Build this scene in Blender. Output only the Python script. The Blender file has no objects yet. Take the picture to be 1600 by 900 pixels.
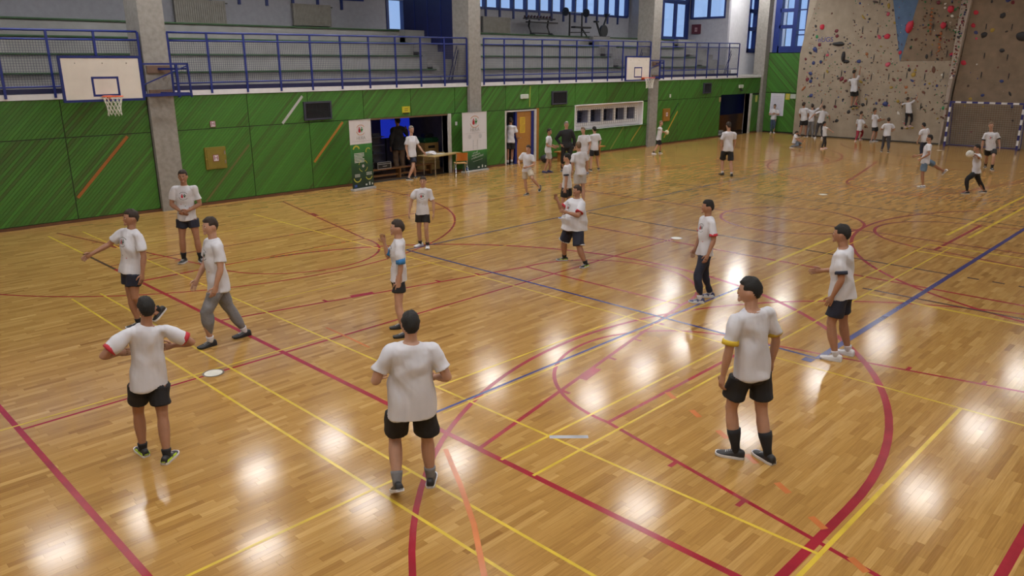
import bpy, bmesh, math, random
import numpy as np
from mathutils import Vector, Matrix, noise
from mathutils.bvhtree import BVHTree

random.seed(7)
rng = np.random.default_rng(11)
SC = bpy.context.scene
COL = SC.collection

# ------------------------------------------------------------------ camera
cam_data = bpy.data.cameras.new('camera')
cam_data.sensor_width = 36.0
cam_data.lens = 1195.946 / 1600.0 * 36.0
cam_data.clip_end = 200.0
cam = bpy.data.objects.new('camera', cam_data)
COL.objects.link(cam)
YAW, PITCH, ROLL = 0.774919677, 0.287533303, -0.00121656919
_f = Vector((math.cos(YAW) * math.cos(PITCH), math.sin(YAW) * math.cos(PITCH), -math.sin(PITCH)))
_r = Vector((math.sin(YAW), -math.cos(YAW), 0.0))
_u = _r.cross(_f)
_r2 = _r * math.cos(ROLL) + _u * math.sin(ROLL)
_u2 = _u * math.cos(ROLL) - _r * math.sin(ROLL)
m = Matrix((_r2, _u2, -_f)).transposed().to_4x4()
m.translation = Vector((-4.96299511, -8.35531157, 3.93377554))
cam.matrix_world = m
SC.camera = cam

# ------------------------------------------------------------------ exposure, world
SC.view_settings.view_transform = 'Standard'
SC.view_settings.look = 'None'
SC.view_settings.gamma = 1.0
SC.view_settings.use_curve_mapping = False
SC.view_settings.exposure = -0.12
SC.cycles.use_denoising = True
SC.cycles.max_bounces = 6
SC.cycles.transparent_max_bounces = 16
SC.cycles.caustics_reflective = False
SC.cycles.caustics_refractive = False
SC.cycles.sample_clamp_indirect = 6.0

LAMP_POWER = 36.0          # emission of the hall lamps' diffusers
SKY_POWER = 0.98           # overcast daylight outside the windows

world = bpy.data.worlds.new('overcast_sky')
SC.world = world
world.use_nodes = True
_nt = world.node_tree
_bg = _nt.nodes['Background']
_bg.inputs['Color'].default_value = (0.46, 0.64, 1.0, 1)
_bg.inputs['Strength'].default_value = SKY_POWER

# ------------------------------------------------------------------ helpers
MATS = {}

def mat(name, col, rough=0.6, metal=0.0, var=0.12, scale=6.0, bump=0.0, bscale=60.0, coat=0.0, emit=None, estr=0.0, stretch=None):
    """A procedural material: a noise-varied base colour and a fine relief."""
    if name in MATS:
        return MATS[name]
    mt = bpy.data.materials.new(name)
    mt.use_nodes = True
    nt = mt.node_tree
    b = nt.nodes['Principled BSDF']
    tc = nt.nodes.new('ShaderNodeTexCoord')
    mp = nt.nodes.new('ShaderNodeMapping')
    if stretch:
        mp.inputs['Scale'].default_value = stretch
    nt.links.new(tc.outputs['Object'], mp.inputs['Vector'])
    nz = nt.nodes.new('ShaderNodeTexNoise')
    nz.inputs['Scale'].default_value = scale
    nz.inputs['Detail'].default_value = 4.0
    nt.links.new(mp.outputs['Vector'], nz.inputs['Vector'])
    cr = nt.nodes.new('ShaderNodeValToRGB')
    lo = [max(0, c * (1 - var)) for c in col]
    hi = [min(1, c * (1 + var)) for c in col]
    cr.color_ramp.elements[0].position = 0.3
    cr.color_ramp.elements[1].position = 0.7
    cr.color_ramp.elements[0].color = (*lo, 1)
    cr.color_ramp.elements[1].color = (*hi, 1)
    nt.links.new(nz.outputs['Fac'], cr.inputs['Fac'])
    nt.links.new(cr.outputs['Color'], b.inputs['Base Color'])
    b.inputs['Roughness'].default_value = rough
    b.inputs['Metallic'].default_value = metal
    if coat:
        b.inputs['Coat Weight'].default_value = coat
    if bump:
        n2 = nt.nodes.new('ShaderNodeTexNoise')
        n2.inputs['Scale'].default_value = bscale
        nt.links.new(mp.outputs['Vector'], n2.inputs['Vector'])
        bp = nt.nodes.new('ShaderNodeBump')
        bp.inputs['Strength'].default_value = bump
        bp.inputs['Distance'].default_value = 0.01
        nt.links.new(n2.outputs['Fac'], bp.inputs['Height'])
        nt.links.new(bp.outputs['Normal'], b.inputs['Normal'])
    if emit:
        b.inputs['Emission Color'].default_value = (*emit, 1)
        b.inputs['Emission Strength'].default_value = estr
    MATS[name] = mt
    return mt


class MB:
    """Collects shapes and links them as ONE mesh object."""
    def __init__(self):
        self.v = []
        self.f = []
        self.mi = []

    def add(self, verts, faces, mi=0):
        o = len(self.v)
        self.v.extend([tuple(p) for p in verts])
        self.f.extend([tuple(i + o for i in fc) for fc in faces])
        self.mi.extend([mi] * len(faces))
        return self

    def box(self, x0, y0, z0, x1, y1, z1, mi=0):
        v = [(x0, y0, z0), (x1, y0, z0), (x1, y1, z0), (x0, y1, z0), (x0, y0, z1), (x1, y0, z1), (x1, y1, z1), (x0, y1, z1)]
        f = [(0, 3, 2, 1), (4, 5, 6, 7), (0, 1, 5, 4), (1, 2, 6, 5), (2, 3, 7, 6), (3, 0, 4, 7)]
        return self.add(v, f, mi)

    def bevel_box(self, x0, y0, z0, x1, y1, z1, b=0.01, mi=0):
        bm = bmesh.new()
        bmesh.ops.create_cube(bm, size=1.0)
        for vv in bm.verts:
            vv.co = Vector((x0 + (vv.co.x + .5) * (x1 - x0), y0 + (vv.co.y + .5) * (y1 - y0), z0 + (vv.co.z + .5) * (z1 - z0)))
        bmesh.ops.bevel(bm, geom=list(bm.edges), offset=b, segments=2, affect='EDGES')
        bm.verts.index_update()
        self.add([v.co[:] for v in bm.verts], [[v.index for v in f.verts] for f in bm.faces], mi)
        bm.free()
        return self

    def bar(self, p, q, w, h=None, mi=0, up=(0, 0, 1)):
        """A box-section bar from p to q."""
        h = w if h is None else h
        p, q = Vector(p), Vector(q)
        d = (q - p).normalized()
        up = Vector(up)
        if abs(d.dot(up)) > 0.98:
            up = Vector((1, 0, 0))
        s = d.cross(up).normalized()
        t = s.cross(d).normalized()
        v = []
        for c in (p, q):
            for a, b in ((-1, -1), (1, -1), (1, 1), (-1, 1)):
                v.append(c + s * (a * w / 2) + t * (b * h / 2))
        return self.add(v, [(0, 1, 2, 3), (7, 6, 5, 4), (0, 4, 5, 1), (1, 5, 6, 2), (2, 6, 7, 3), (3, 7, 4, 0)], mi)

    def tube(self, pts, r, n=8, closed=False, mi=0):
        pts = [Vector(p) for p in pts]
        m_ = len(pts)
        rr = r if isinstance(r, (list, tuple)) else [r] * m_
        v = []
        for i, p in enumerate(pts):
            if closed:
                d = pts[(i + 1) % m_] - pts[i - 1]
            else:
                d = pts[min(i + 1, m_ - 1)] - pts[max(i - 1, 0)]
            d.normalize()
            ref = Vector((0, 0, 1)) if abs(d.z) < 0.9 else Vector((1, 0, 0))
            s = d.cross(ref).normalized()
            t = s.cross(d)
            for k in range(n):
                a = 2 * math.pi * k / n
                v.append(p + (s * math.cos(a) + t * math.sin(a)) * rr[i])
        f = []
        for i in range(m_ if closed else m_ - 1):
            j = (i + 1) % m_
            for k in range(n):
                l = (k + 1) % n
                f.append((i * n + k, i * n + l, j * n + l, j * n + k))
        if not closed:
            f.append(tuple(range(n))[::-1])
            f.append(tuple((m_ - 1) * n + k for k in range(n)))
        return self.add(v, f, mi)

    def prism(self, poly, axis, a, b, mi=0):
        """Extrude a 2D polygon along an axis ('x','y','z') from a to b."""
        n = len(poly)
        def P(u, w, t):
            return {'x': (t, u, w), 'y': (u, t, w), 'z': (u, w, t)}[axis]
        v = [P(u, w, a) for u, w in poly] + [P(u, w, b) for u, w in poly]
        f = [tuple(range(n)), tuple(range(2 * n - 1, n - 1, -1))]
        for i in range(n):
            j = (i + 1) % n
            f.append((i, i + n, j + n, j))
        return self.add(v, f, mi)

    def mesh(self, name):
        me = bpy.data.meshes.new(name)
        me.from_pydata(self.v, [], self.f)
        if any(self.mi):
            me.polygons.foreach_set('material_index', self.mi)
        bm = bmesh.new()
        bm.from_mesh(me)
        bmesh.ops.recalc_face_normals(bm, faces=bm.faces)
        bm.to_mesh(me)
        bm.free()
        return me

    def obj(self, name, material, parent=None, smooth=False, **props):
        me = self.mesh(name)
        for mm in (material if isinstance(material, (list, tuple)) else [material]):
            me.materials.append(mm)
        if smooth:
            me.polygons.foreach_set('use_smooth', [True] * len(me.polygons))
        return link(name, me, parent, **props)


def link(name, data, parent=None, loc=None, **props):
    o = bpy.data.objects.new(name, data)
    COL.objects.link(o)
    if parent is not None:
        o.parent = parent
    if loc is not None:
        o.location = loc
    for k, v in props.items():
        o[k] = v
    return o


def thing(name, label, category, loc=(0, 0, 0), group=None, rotz=0.0):
    """An Empty at the thing's base that parents its parts."""
    o = bpy.data.objects.new(name, None)
    o.empty_display_size = 0.1
    COL.objects.link(o)
    o.location = loc
    o.rotation_euler = (0, 0, rotz)
    o['label'] = label
    o['category'] = category
    if group:
        o['group'] = group
    return o


def copy_tree(root, loc, label=None, group=None, rotz=None):
    r = root.copy()
    COL.objects.link(r)
    r.location = loc
    if rotz is not None:
        r.rotation_euler = (0, 0, rotz)
    if label:
        r['label'] = label
    if group:
        r['group'] = group
    for ch in list(root.children):
        c = ch.copy()
        COL.objects.link(c)
        c.parent = r
        for g in list(ch.children):
            d = g.copy()
            COL.objects.link(d)
            d.parent = c
    return r


def text(name, body, size, material, parent, loc, rot, extrude=0.002, align='CENTER', shear=0.0, **props):
    cu = bpy.data.curves.new(name, 'FONT')
    cu.body = body
    cu.size = size
    cu.extrude = extrude
    cu.align_x = align
    cu.align_y = 'CENTER'
    cu.shear = shear
    cu.materials.append(material)
    o = link(name, cu, parent, loc=loc, **props)
    o.rotation_euler = rot
    TEXTS.append(o)
    return o

TEXTS = []
BAKE = []      # (object, wrinkle amplitude, wrinkle scale): modifiers are turned into plain meshes at the end
# ================================================================== THE SETTING
YW = 13.09            # face of the long green wall
WHITE = mat('white_paint', (0.62, 0.62, 0.65), 0.7, var=0.05)
CONC = mat('concrete', (0.255, 0.24, 0.22), 0.85, var=0.14, scale=9, bump=0.25, bscale=40)
BLUE = mat('blue_steel', (0.012, 0.024, 0.17), 0.35, var=0.08)
GREY = mat('grey_wall_paint', (0.34, 0.34, 0.385), 0.8, var=0.06)
BLACK = mat('black_gap', (0.012, 0.012, 0.012), 0.8)
DARK = mat('dark_room_paint', (0.075, 0.072, 0.075), 0.8)

# ---- floor: parquet blocks laid along the hall
def wood_floor_material():
    mt = bpy.data.materials.new('varnished_parquet')
    mt.use_nodes = True
    nt = mt.node_tree
    b = nt.nodes['Principled BSDF']
    at = nt.nodes.new('ShaderNodeAttribute')
    at.attribute_name = 'tone'
    cr = nt.nodes.new('ShaderNodeValToRGB')
    e = cr.color_ramp.elements
    e[0].position = 0.0
    e[0].color = (0.265, 0.138, 0.037, 1)
    e[1].position = 1.0
    e[1].color = (0.53, 0.335, 0.118, 1)
    k = cr.color_ramp.elements.new(0.5)
    k.color = (0.39, 0.222, 0.064, 1)
    nt.links.new(at.outputs['Fac'], cr.inputs['Fac'])
    tc = nt.nodes.new('ShaderNodeTexCoord')
    mp = nt.nodes.new('ShaderNodeMapping')
    mp.inputs['Scale'].default_value = (3.0, 70.0, 1.0)
    nt.links.new(tc.outputs['Object'], mp.inputs['Vector'])
    nz = nt.nodes.new('ShaderNodeTexNoise')
    nz.inputs['Scale'].default_value = 1.0
    nz.inputs['Detail'].default_value = 5.0
    nt.links.new(mp.outputs['Vector'], nz.inputs['Vector'])
    mx = nt.nodes.new('ShaderNodeMix')
    mx.data_type = 'RGBA'
    mx.blend_type = 'MULTIPLY'
    mx.inputs['Factor'].default_value = 0.55
    g = nt.nodes.new('ShaderNodeValToRGB')
    g.color_ramp.elements[0].position = 0.25
    g.color_ramp.elements[0].color = (0.62, 0.55, 0.5, 1)
    g.color_ramp.elements[1].position = 0.7
    g.color_ramp.elements[1].color = (1.1, 1.1, 1.1, 1)
    nt.links.new(nz.outputs['Fac'], g.inputs['Fac'])
    nt.links.new(cr.outputs['Color'], mx.inputs['A'])
    nt.links.new(g.outputs['Color'], mx.inputs['B'])
    nt.links.new(mx.outputs['Result'], b.inputs['Base Color'])
    # worn varnish: gloss that changes a little from place to place, gentle cupping of the blocks
    wn = nt.nodes.new('ShaderNodeTexNoise')
    wn.inputs['Scale'].default_value = 0.9
    wn.inputs['Detail'].default_value = 6.0
    nt.links.new(tc.outputs['Object'], wn.inputs['Vector'])
    rr = nt.nodes.new('ShaderNodeMapRange')
    rr.inputs['To Min'].default_value = 0.10
    rr.inputs['To Max'].default_value = 0.17
    nt.links.new(wn.outputs['Fac'], rr.inputs['Value'])
    nt.links.new(rr.outputs['Result'], b.inputs['Roughness'])
    b.inputs['IOR'].default_value = 1.45
    b.inputs['Specular IOR Level'].default_value = 0.25
    m2 = nt.nodes.new('ShaderNodeMapping')
    m2.inputs['Scale'].default_value = (3.5, 16.0, 1.0)
    nt.links.new(tc.outputs['Object'], m2.inputs['Vector'])
    n3 = nt.nodes.new('ShaderNodeTexNoise')
    n3.inputs['Scale'].default_value = 1.0
    n3.inputs['Detail'].default_value = 3.0
    nt.links.new(m2.outputs['Vector'], n3.inputs['Vector'])
    bp = nt.nodes.new('ShaderNodeBump')
    bp.inputs['Strength'].default_value = 0.013
    bp.inputs['Distance'].default_value = 0.004
    nt.links.new(n3.outputs['Fac'], bp.inputs['Height'])
    nt.links.new(bp.outputs['Normal'], b.inputs['Normal'])
    return mt

WOOD = wood_floor_material()
FX0, FX1, FY0, FY1 = -6.5, 37.6, -10.6, 13.09
fb = MB()
fb.box(FX0, FY0, -0.25, 40.6, 17.2, -0.002)
floor = fb.obj('floor', mat('floor_screed', (0.1, 0.05, 0.02), 0.8), kind='structure')

def plank_verts(x0, x1, y0, y1, dz):
    c = 0.0005
    z = dz
    return [(x0, y0, -0.002), (x1, y0, -0.002), (x1, y1, -0.002), (x0, y1, -0.002),
            (x0 + c, y0 + c, z), (x1 - c, y0 + c, z), (x1 - c, y1 - c, z), (x0 + c, y1 - c, z)]
PL_F = [(4, 5, 6, 7), (0, 1, 5, 4), (1, 2, 6, 5), (2, 3, 7, 6), (3, 0, 4, 7)]
planks = []
W = 0.0705
nrow = int((FY1 - FY0) / W) + 1
for i in range(nrow):
    y0 = FY0 + i * W
    y1 = min(y0 + W, FY1)
    x = FX0 - random.uniform(0, 0.5)
    while x < FX1:
        l = random.choice((0.36, 0.42, 0.48, 0.55))
        a, b_ = max(x, FX0), min(x + l, FX1)
        if b_ - a > 0.02:
            planks.append((a, b_, y0, y1, 0.0, min(1, max(0, random.gauss(0.5, 0.15)))))
        x += l
# the blocks nearest to the stand, where single ones can be told apart
near_pt = Vector((-1.2, -5.2))
def seen_rank(p):
    return math.hypot((p[0] + p[1]) / 2 - near_pt.x, (p[2] + p[3]) / 2 - near_pt.y)
order = sorted(range(len(planks)), key=lambda k: seen_rank(planks[k]))
single = set(order[:290])
bv, bf, bt = [], [], []
for k, p in enumerate(planks):
    if k in single:
        continue
    o = len(bv)
    bv.extend(plank_verts(*p[:5]))
    bf.extend([tuple(i + o for i in f) for f in PL_F])
    bt.extend([p[5]] * 5)
me = bpy.data.meshes.new('parquet_field')
me.from_pydata(bv, [], bf)
a_ = me.attributes.new('tone', 'FLOAT', 'FACE')
a_.data.foreach_set('value', bt)
me.materials.append(WOOD)
link('parquet_field', me, floor, kind='stuff')
for k in sorted(single):
    p = planks[k]
    me = bpy.data.meshes.new('floor_plank')
    me.from_pydata(plank_verts(*p[:5]), [], PL_F)
    a_ = me.attributes.new('tone', 'FLOAT', 'FACE')
    a_.data.foreach_set('value', [p[5]] * 5)
    me.materials.append(WOOD)
    link('floor_plank', me, floor)

# ---- painted court lines (flat paint on the blocks)
def paint(name, col):
    m_ = mat(name, col, 0.2, var=0.18, scale=2.5)
    m_.node_tree.nodes['Principled BSDF'].inputs['Specular IOR Level'].default_value = 0.25
    return m_
P_RED = paint('red_floor_paint', (0.27, 0.018, 0.03))
P_YEL = paint('yellow_floor_paint', (0.56, 0.40, 0.045))
P_BLU = paint('blue_floor_paint', (0.03, 0.035, 0.16))
P_BRN = paint('brown_floor_paint', (0.085, 0.035, 0.03))
P_ORA = paint('orange_floor_paint', (0.50, 0.16, 0.045))
P_GRY = paint('grey_tape', (0.36, 0.36, 0.37))
LAYER = {'red': (P_RED, 0.0010), 'yellow': (P_YEL, 0.0014), 'blue': (P_BLU, 0.0018), 'brown': (P_BRN, 0.0012), 'orange': (P_ORA, 0.0022), 'grey': (P_GRY, 0.0024)}

NSTRIP = [0]
def strip(pts, w, colour, name='court_line'):
    mt, z = LAYER[colour]
    NSTRIP[0] += 1
    z += 4e-6 * NSTRIP[0]
    if colour == 'yellow':
        w *= 0.85
    if min(p[0] for p in pts) > 8.5:
        w = max(w, 0.075)          # the far half is painted broader
    pts = [Vector((p[0], p[1])) for p in pts]
    v, f = [], []
    for i, p in enumerate(pts):
        d = (pts[min(i + 1, len(pts) - 1)] - pts[max(i - 1, 0)]).normalized()
        s = Vector((-d.y, d.x)) * w / 2
        v += [(p.x + s.x, p.y + s.y, z), (p.x - s.x, p.y - s.y, z)]
    for i in range(len(pts) - 1):
        f.append((2 * i, 2 * i + 1, 2 * i + 3, 2 * i + 2))
    me = bpy.data.meshes.new(name)
    me.from_pydata(v, [], f)
    me.materials.append(mt)
    if me.polygons[0].normal.z < 0:
        me.flip_normals()
    return link(name, me, floor)

def arc(cx, cy, r, a0, a1, n=40):
    return [(cx + r * math.cos(math.radians(a0 + (a1 - a0) * i / n)), cy + r * math.sin(math.radians(a0 + (a1 - a0) * i / n))) for i in range(n + 1)]

def key(ox, oy, ang, w=0.05, wb=0.07, marks=True, three=True):
    """Old trapezoid basketball key; origin at the middle of its end line, ang = direction into the court."""
    ca, sa = math.cos(ang), math.sin(ang)
    T = lambda p: (ox + p[0] * ca - p[1] * sa, oy + p[0] * sa + p[1] * ca)
    strip([T((0, 3)), T((5.8, 1.8))], w, 'red')
    strip([T((0, -3)), T((5.8, -1.8))], w, 'red')
    strip([T((5.8, 1.8)), T((5.8, -1.8))], w, 'red')
    strip([T(p) for p in arc(5.8, 0, 1.8, -90, 90)], w, 'red')
    if three:
        strip([T((0, -6.25))] + [T(p) for p in arc(1.575, 0, 6.25, -90, 90, 60)] + [T((0, 6.25))], wb, 'red')
    if marks:
        for s in (1, -1):
            yb = lambda x: s * (3 - 1.2 * x / 5.8)
            for x in (1.75, 3.05, 3.9, 4.75):
                strip([T((x, yb(x))), T((x, yb(x) + s * 0.14))], w, 'red', 'lane_mark')
            strip([T((2.2, yb(2.2) + s * 0.06)), T((2.62, yb(2.62) + s * 0.06))], 0.13, 'red', 'lane_block')

key(0, 0, 0, 0.055, 0.085)
key(28.0, 0, math.pi, 0.055, 0.07, marks=False)
key(3.25, 12.05, -math.pi / 2, 0.05, 0.05)
key(3.25, -9.4, math.pi / 2, 0.05, 0.06)
key(14.8, -9.4, math.pi / 2, 0.05, 0.05, marks=False)
key(26.3, 12.05, -math.pi / 2, 0.05, 0.05, marks=False)
strip([(0, 7.5), (0, -7.5)], 0.07, 'red')
strip([(0, 9.35), (0, 8.15)], 0.06, 'brown')
strip([(0, 8.15), (0, 7.5)], 0.06, 'brown')
strip([(0, 11.8), (0, 9.35)], 0.05, 'yellow')
strip([(0, -7.5), (28, -7.5)], 0.085, 'red')
strip([(0, 7.82), (28, 7.82)], 0.05, 'red')
strip([(-3.28, 11.2), (-3.28, -9)], 0.062, 'red')
strip([(13.95, 7.5), (13.95, -7.5)], 0.05, 'red')
strip(arc(14.05, 0.15, 1.75, 0, 360, 64), 0.055, 'red')
strip([(-3.28, 0.98), (10.1, 1.08)], 0.045, 'red')
# badminton
for x in (-1.25, -0.79):
    strip([(x, 5.95), (x, -6.4)], 0.04, 'yellow')
strip([(0.735, 11.77), (0.735, -6.34)], 0.04, 'yellow')
strip([(4.7, 10.86), (4.65, -7.2)], 0.04, 'yellow')
strip([(8.65, -3.78), (8.6, -7.0)], 0.035, 'yellow')
strip([(12.65, -3.3), (12.5, -7.4)], 0.035, 'yellow')
strip([(13.48, -3.3), (13.48, -7.4)], 0.035, 'yellow')
strip([(-4.5, 1.12), (1.0, 1.13)], 0.035, 'yellow')
strip([(-4.2, -2.86), (-0.79, -2.86)], 0.04, 'yellow')
strip([(0.735, -1.45), (7.5, -1.55)], 0.04, 'yellow')
strip([(0.3, -2.07), (13.4, -2.05)], 0.03, 'yellow')
for y in (-3.335, -3.785):
    strip([(0, y), (13.48, y)], 0.04, 'yellow')
    strip([(14.83, y), (26.0, y)], 0.04, 'yellow')
strip([(9.26, -1.6), (12.6, -1.5)], 0.035, 'yellow')
for y in (9.3, 6.2, 3.4):
    strip([(1.0, y), (13.0, y)], 0.03, 'yellow')
strip([(0.1, -6.35), (4.66, -6.36)], 0.05, 'yellow')
# volleyball and handball
strip([(5.03, 4.65), (5.03, -4.48)], 0.055, 'blue')
strip([(5.03, -4.48), (23.0, -4.47)], 0.09, 'blue')
strip([(5.03, 4.66), (26.0, 4.62)], 0.05, 'blue')
strip([(0.2, -2.0), (7.5, -1.99)], 0.04, 'blue')
strip([(4.82, -4.40), (4.97, -4.40)], 0.14, 'blue', 'service_mark')
strip([(11.15, 4.5), (11.05, -4.45)], 0.05, 'brown')
for k in range(3):
    strip([(11.05, -4.75 - 0.42 * k), (11.05, -4.95 - 0.42 * k)], 0.05, 'brown', 'line_dash')
strip([(17.2, 11.3), (17.2, -8.5)], 0.05, 'brown')
strip([(9.76, 4.0), (9.76, -7.4)], 0.04, 'red')
strip([(8.95, -3.6), (8.95, -7.4)], 0.04, 'brown')
strip(arc(36.4, 1.4, 6.0, 110, 250, 40), 0.05, 'red')
strip(arc(36.4, 1.4, 9.0, 115, 245, 40), 0.04, 'red')
# tennis tape: dashed orange arc and a worn solid orange one
for t in range(7):
    q = t / 6
    x = 2.62 - 1.75 * q + 0.12 * math.sin(math.pi * q)
    y = -3.62 - 2.93 * q
    strip([(x, y), (x - 0.1, y - 0.17)], 0.07, 'orange', 'line_dash')
strip([(1.0, 1.5), (0.985, 0.9), (0.96, 0.31)], 0.035, 'orange')
strip([(-0.25, -2.75), (-0.62, -3.4), (-0.98, -3.98), (-1.42, -4.58), (-1.75, -4.95)], 0.052, 'orange')
strip([(0.72, -3.36), (1.02, -3.66)], 0.07, 'grey', 'tape_strip')
# white post-socket covers let into the boards
for (x, y) in ((-1.03, 1.01), (10.12, 1.07), (18.46, 1.18), (34.16, 2.45)):
    mb = MB()
    n = 24
    ring = lambda r, z: [(x + r * math.cos(2 * math.pi * k / n), y + r * math.sin(2 * math.pi * k / n), z) for k in range(n)]
    v = ring(0.115, 0.003) + ring(0.115, -0.005)
    mb.add(v, [tuple(range(n))] + [(k, (k + 1) % n, n + (k + 1) % n, n + k) for k in range(n)])
    oc = mb.obj('socket_cover', mat('white_cover', (0.66, 0.64, 0.56), 0.4), floor, label='white round cap')
    mb = MB()
    v = ring(0.14, 0.002) + ring(0.115, 0.0035)
    mb.add(v, [(k, (k + 1) % n, n + (k + 1) % n, n + k) for k in range(n)])
    mb.obj('cover_rim', mat('dull_metal_rim', (0.17, 0.14, 0.11), 0.4, 0.6), floor)

# ---- long green wall
GREEN_C = [(0.018, 0.118, 0.016), (0.022, 0.145, 0.018), (0.015, 0.098, 0.014), (0.03, 0.15, 0.02), (0.026, 0.108, 0.02)]

def green_material():
    mt = bpy.data.materials.new('green_stained_boards')
    mt.use_nodes = True
    nt = mt.node_tree
    b = nt.nodes['Principled BSDF']
    at = nt.nodes.new('ShaderNodeAttribute')
    at.attribute_name = 'tone'
    cr = nt.nodes.new('ShaderNodeValToRGB')
    e = cr.color_ramp.elements
    e[0].position = 0
    e[0].color = (0.058, 0.110, 0.020, 1)
    e[1].position = 1
    e[1].color = (0.075, 0.275, 0.034, 1)
    k = e.new(0.5)
    k.color = (0.058, 0.200, 0.025, 1)
    nt.links.new(at.outputs['Fac'], cr.inputs['Fac'])
    tc = nt.nodes.new('ShaderNodeTexCoord')
    mp = nt.nodes.new('ShaderNodeMapping')
    mp.inputs['Rotation'].default_value = (0, math.radians(45), 0)
    mp.inputs['Scale'].default_value = (3, 3, 60)
    nt.links.new(tc.outputs['Object'], mp.inputs['Vector'])
    nz = nt.nodes.new('ShaderNodeTexNoise')
    nz.inputs['Scale'].default_value = 1.0
    nt.links.new(mp.outputs['Vector'], nz.inputs['Vector'])
    mx = nt.nodes.new('ShaderNodeMix')
    mx.data_type = 'RGBA'
    mx.blend_type = 'MULTIPLY'
    mx.inputs['Factor'].default_value = 0.4
    nt.links.new(cr.outputs['Color'], mx.inputs['A'])
    nt.links.new(nz.outputs['Color'], mx.inputs['B'])
    nt.links.new(mx.outputs['Result'], b.inputs['Base Color'])
    b.inputs['Roughness'].default_value = 0.5
    return mt

GREEN = green_material()

def clip_poly(poly, n, d, keep_less=True):
    out = []
    for i in range(len(poly)):
        a, b = poly[i], poly[(i + 1) % len(poly)]
        da = a[0] * n[0] + a[1] * n[1] - d
        db = b[0] * n[0] + b[1] * n[1] - d
        if not keep_less:
            da, db = -da, -db
        if da <= 0:
            out.append(a)
        if (da < 0 < db) or (db < 0 < da):
            t = da / (da - db)
            out.append((a[0] + (b[0] - a[0]) * t, a[1] + (b[1] - a[1]) * t))
    return out

def slat_panel(parent, u0, u1, z0, z1, place, depth=0.022, pitch=0.072, gap=0.005, slope=1):
    """One wall panel: diagonal boards clipped to its rectangle, proud of a black backing. place(u, z, d) -> world point."""
    u0, u1, z0, z1 = u0 + 0.012, u1 - 0.012, z0 + 0.012, z1 - 0.012
    n = (-0.7071 * slope, 0.7071)
    rect = [(u0, z0), (u1, z0), (u1, z1), (u0, z1)]
    ds = [p[0] * n[0] + p[1] * n[1] for p in rect]
    d = min(ds) - random.uniform(0, pitch)
    v, f, tone = [], [], []
    while d < max(ds):
        poly = clip_poly(clip_poly(rect, n, d + pitch - gap, True), n, d, False)
        if len(poly) >= 3:
            o = len(v)
            m_ = len(poly)
            dd = depth - random.uniform(0, 0.004)
            v += [place(p[0], p[1], dd) for p in poly] + [place(p[0], p[1], 0.0) for p in poly]
            f.append(tuple(o + i for i in range(m_)))
            for i in range(m_):
                j = (i + 1) % m_
                f.append((o + i, o + m_ + i, o + m_ + j, o + j))
            t = min(1, max(0, random.gauss(0.5, 0.17)))
            if random.random() < 0.07:
                t = random.uniform(0.0, 0.15)
            tone += [t] * (m_ + 1)
        d += pitch
    me = bpy.data.meshes.new('wall_panel')
    me.from_pydata(v, [], f)
    a_ = me.attributes.new('tone', 'FLOAT', 'FACE')
    a_.data.foreach_set('value', tone)
    bm = bmesh.new()
    bm.from_mesh(me)
    bmesh.ops.recalc_face_normals(bm, faces=bm.faces)
    bm.to_mesh(me)
    bm.free()
    me.materials.append(GREEN)
    return link('wall_panel', me, parent, kind='stuff')

def cut_wall(x0, x1, z0, z1, holes):
    """Rectangles left over when holes (x0, x1, z0, z1) are cut from a wall."""
    xs = sorted({x0, x1, *[h[0] for h in holes], *[h[1] for h in holes]})
    out = []
    for a, b in zip(xs[:-1], xs[1:]):
        mid = (a + b) / 2
        blocks = sorted([(h[2], h[3]) for h in holes if h[0] < mid < h[1]])
        z = z0
        for (h0, h1) in blocks:
            if h0 > z:
                out.append((a, b, z, h0))
            z = h1
        if z < z1:
            out.append((a, b, z, z1))
    return out

OPEN1 = (10.05, 13.62, 0.0, 2.13)
OPEN2 = (16.62, 18.22, 0.0, 2.08)
OPENW = (20.78, 25.75, 1.1, 2.15)
OPEN3 = (32.95, 36.1, 0.0, 2.2)
wl = MB()
for (a, b, c, d) in cut_wall(FX0, 37.6, -0.1, 3.08, [OPEN1, OPEN2, OPENW, OPEN3]):
    wl.box(a, YW + 0.025, c, b, YW + 0.30, d)
wall_left = wl.obj('wall_left', BLACK, kind='structure')
place_left = lambda u, z, d: (u, YW + 0.025 - d, z)

PILLARS = [(3.17, 3.82), (14.62, 15.2), (26.15, 26.8)]
UP, LO = (2.13, 3.06), (0.075, 2.13)
edges_up = [-6.5, -4.9, -2.95, -0.9, 1.07, 3.15, 3.85, 5.97, 7.95, 10.0, 11.96, 13.98, 14.6, 15.22, 16.6, 18.5, 20.78, 22.97, 25.02, 26.13, 26.82, 28.83, 30.85, 32.9, 35.0, 37.2]
for a, b in zip(edges_up[:-1], edges_up[1:]):
    if any(abs(a + b - p[0] - p[1]) < 0.2 for p in PILLARS):
        continue
    z0 = 2.16 if 20.7 < a < 25.8 else UP[0]
    z0 = 2.2 if a >= 32.8 else z0
    slat_panel(wall_left, a, b, z0, UP[1], place_left)
edges_lo = [-6.5, -4.9, -2.95, -0.9, 1.07, 3.15, 3.85, 5.97, 7.95, 10.05]
for seg in ([-6.5, -4.9, -2.95, -0.9, 1.07, 3.15], [3.85, 5.97, 7.95, 10.05], [13.78, 14.6], [15.22, 16.6], [18.5, 20.78], [26.82, 28.83, 30.85, 32.9], [36.3, 37.2]):
    for a, b in zip(seg[:-1], seg[1:]):
        slat_panel(wall_left, a, b, LO[0], LO[1], place_left)
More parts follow.
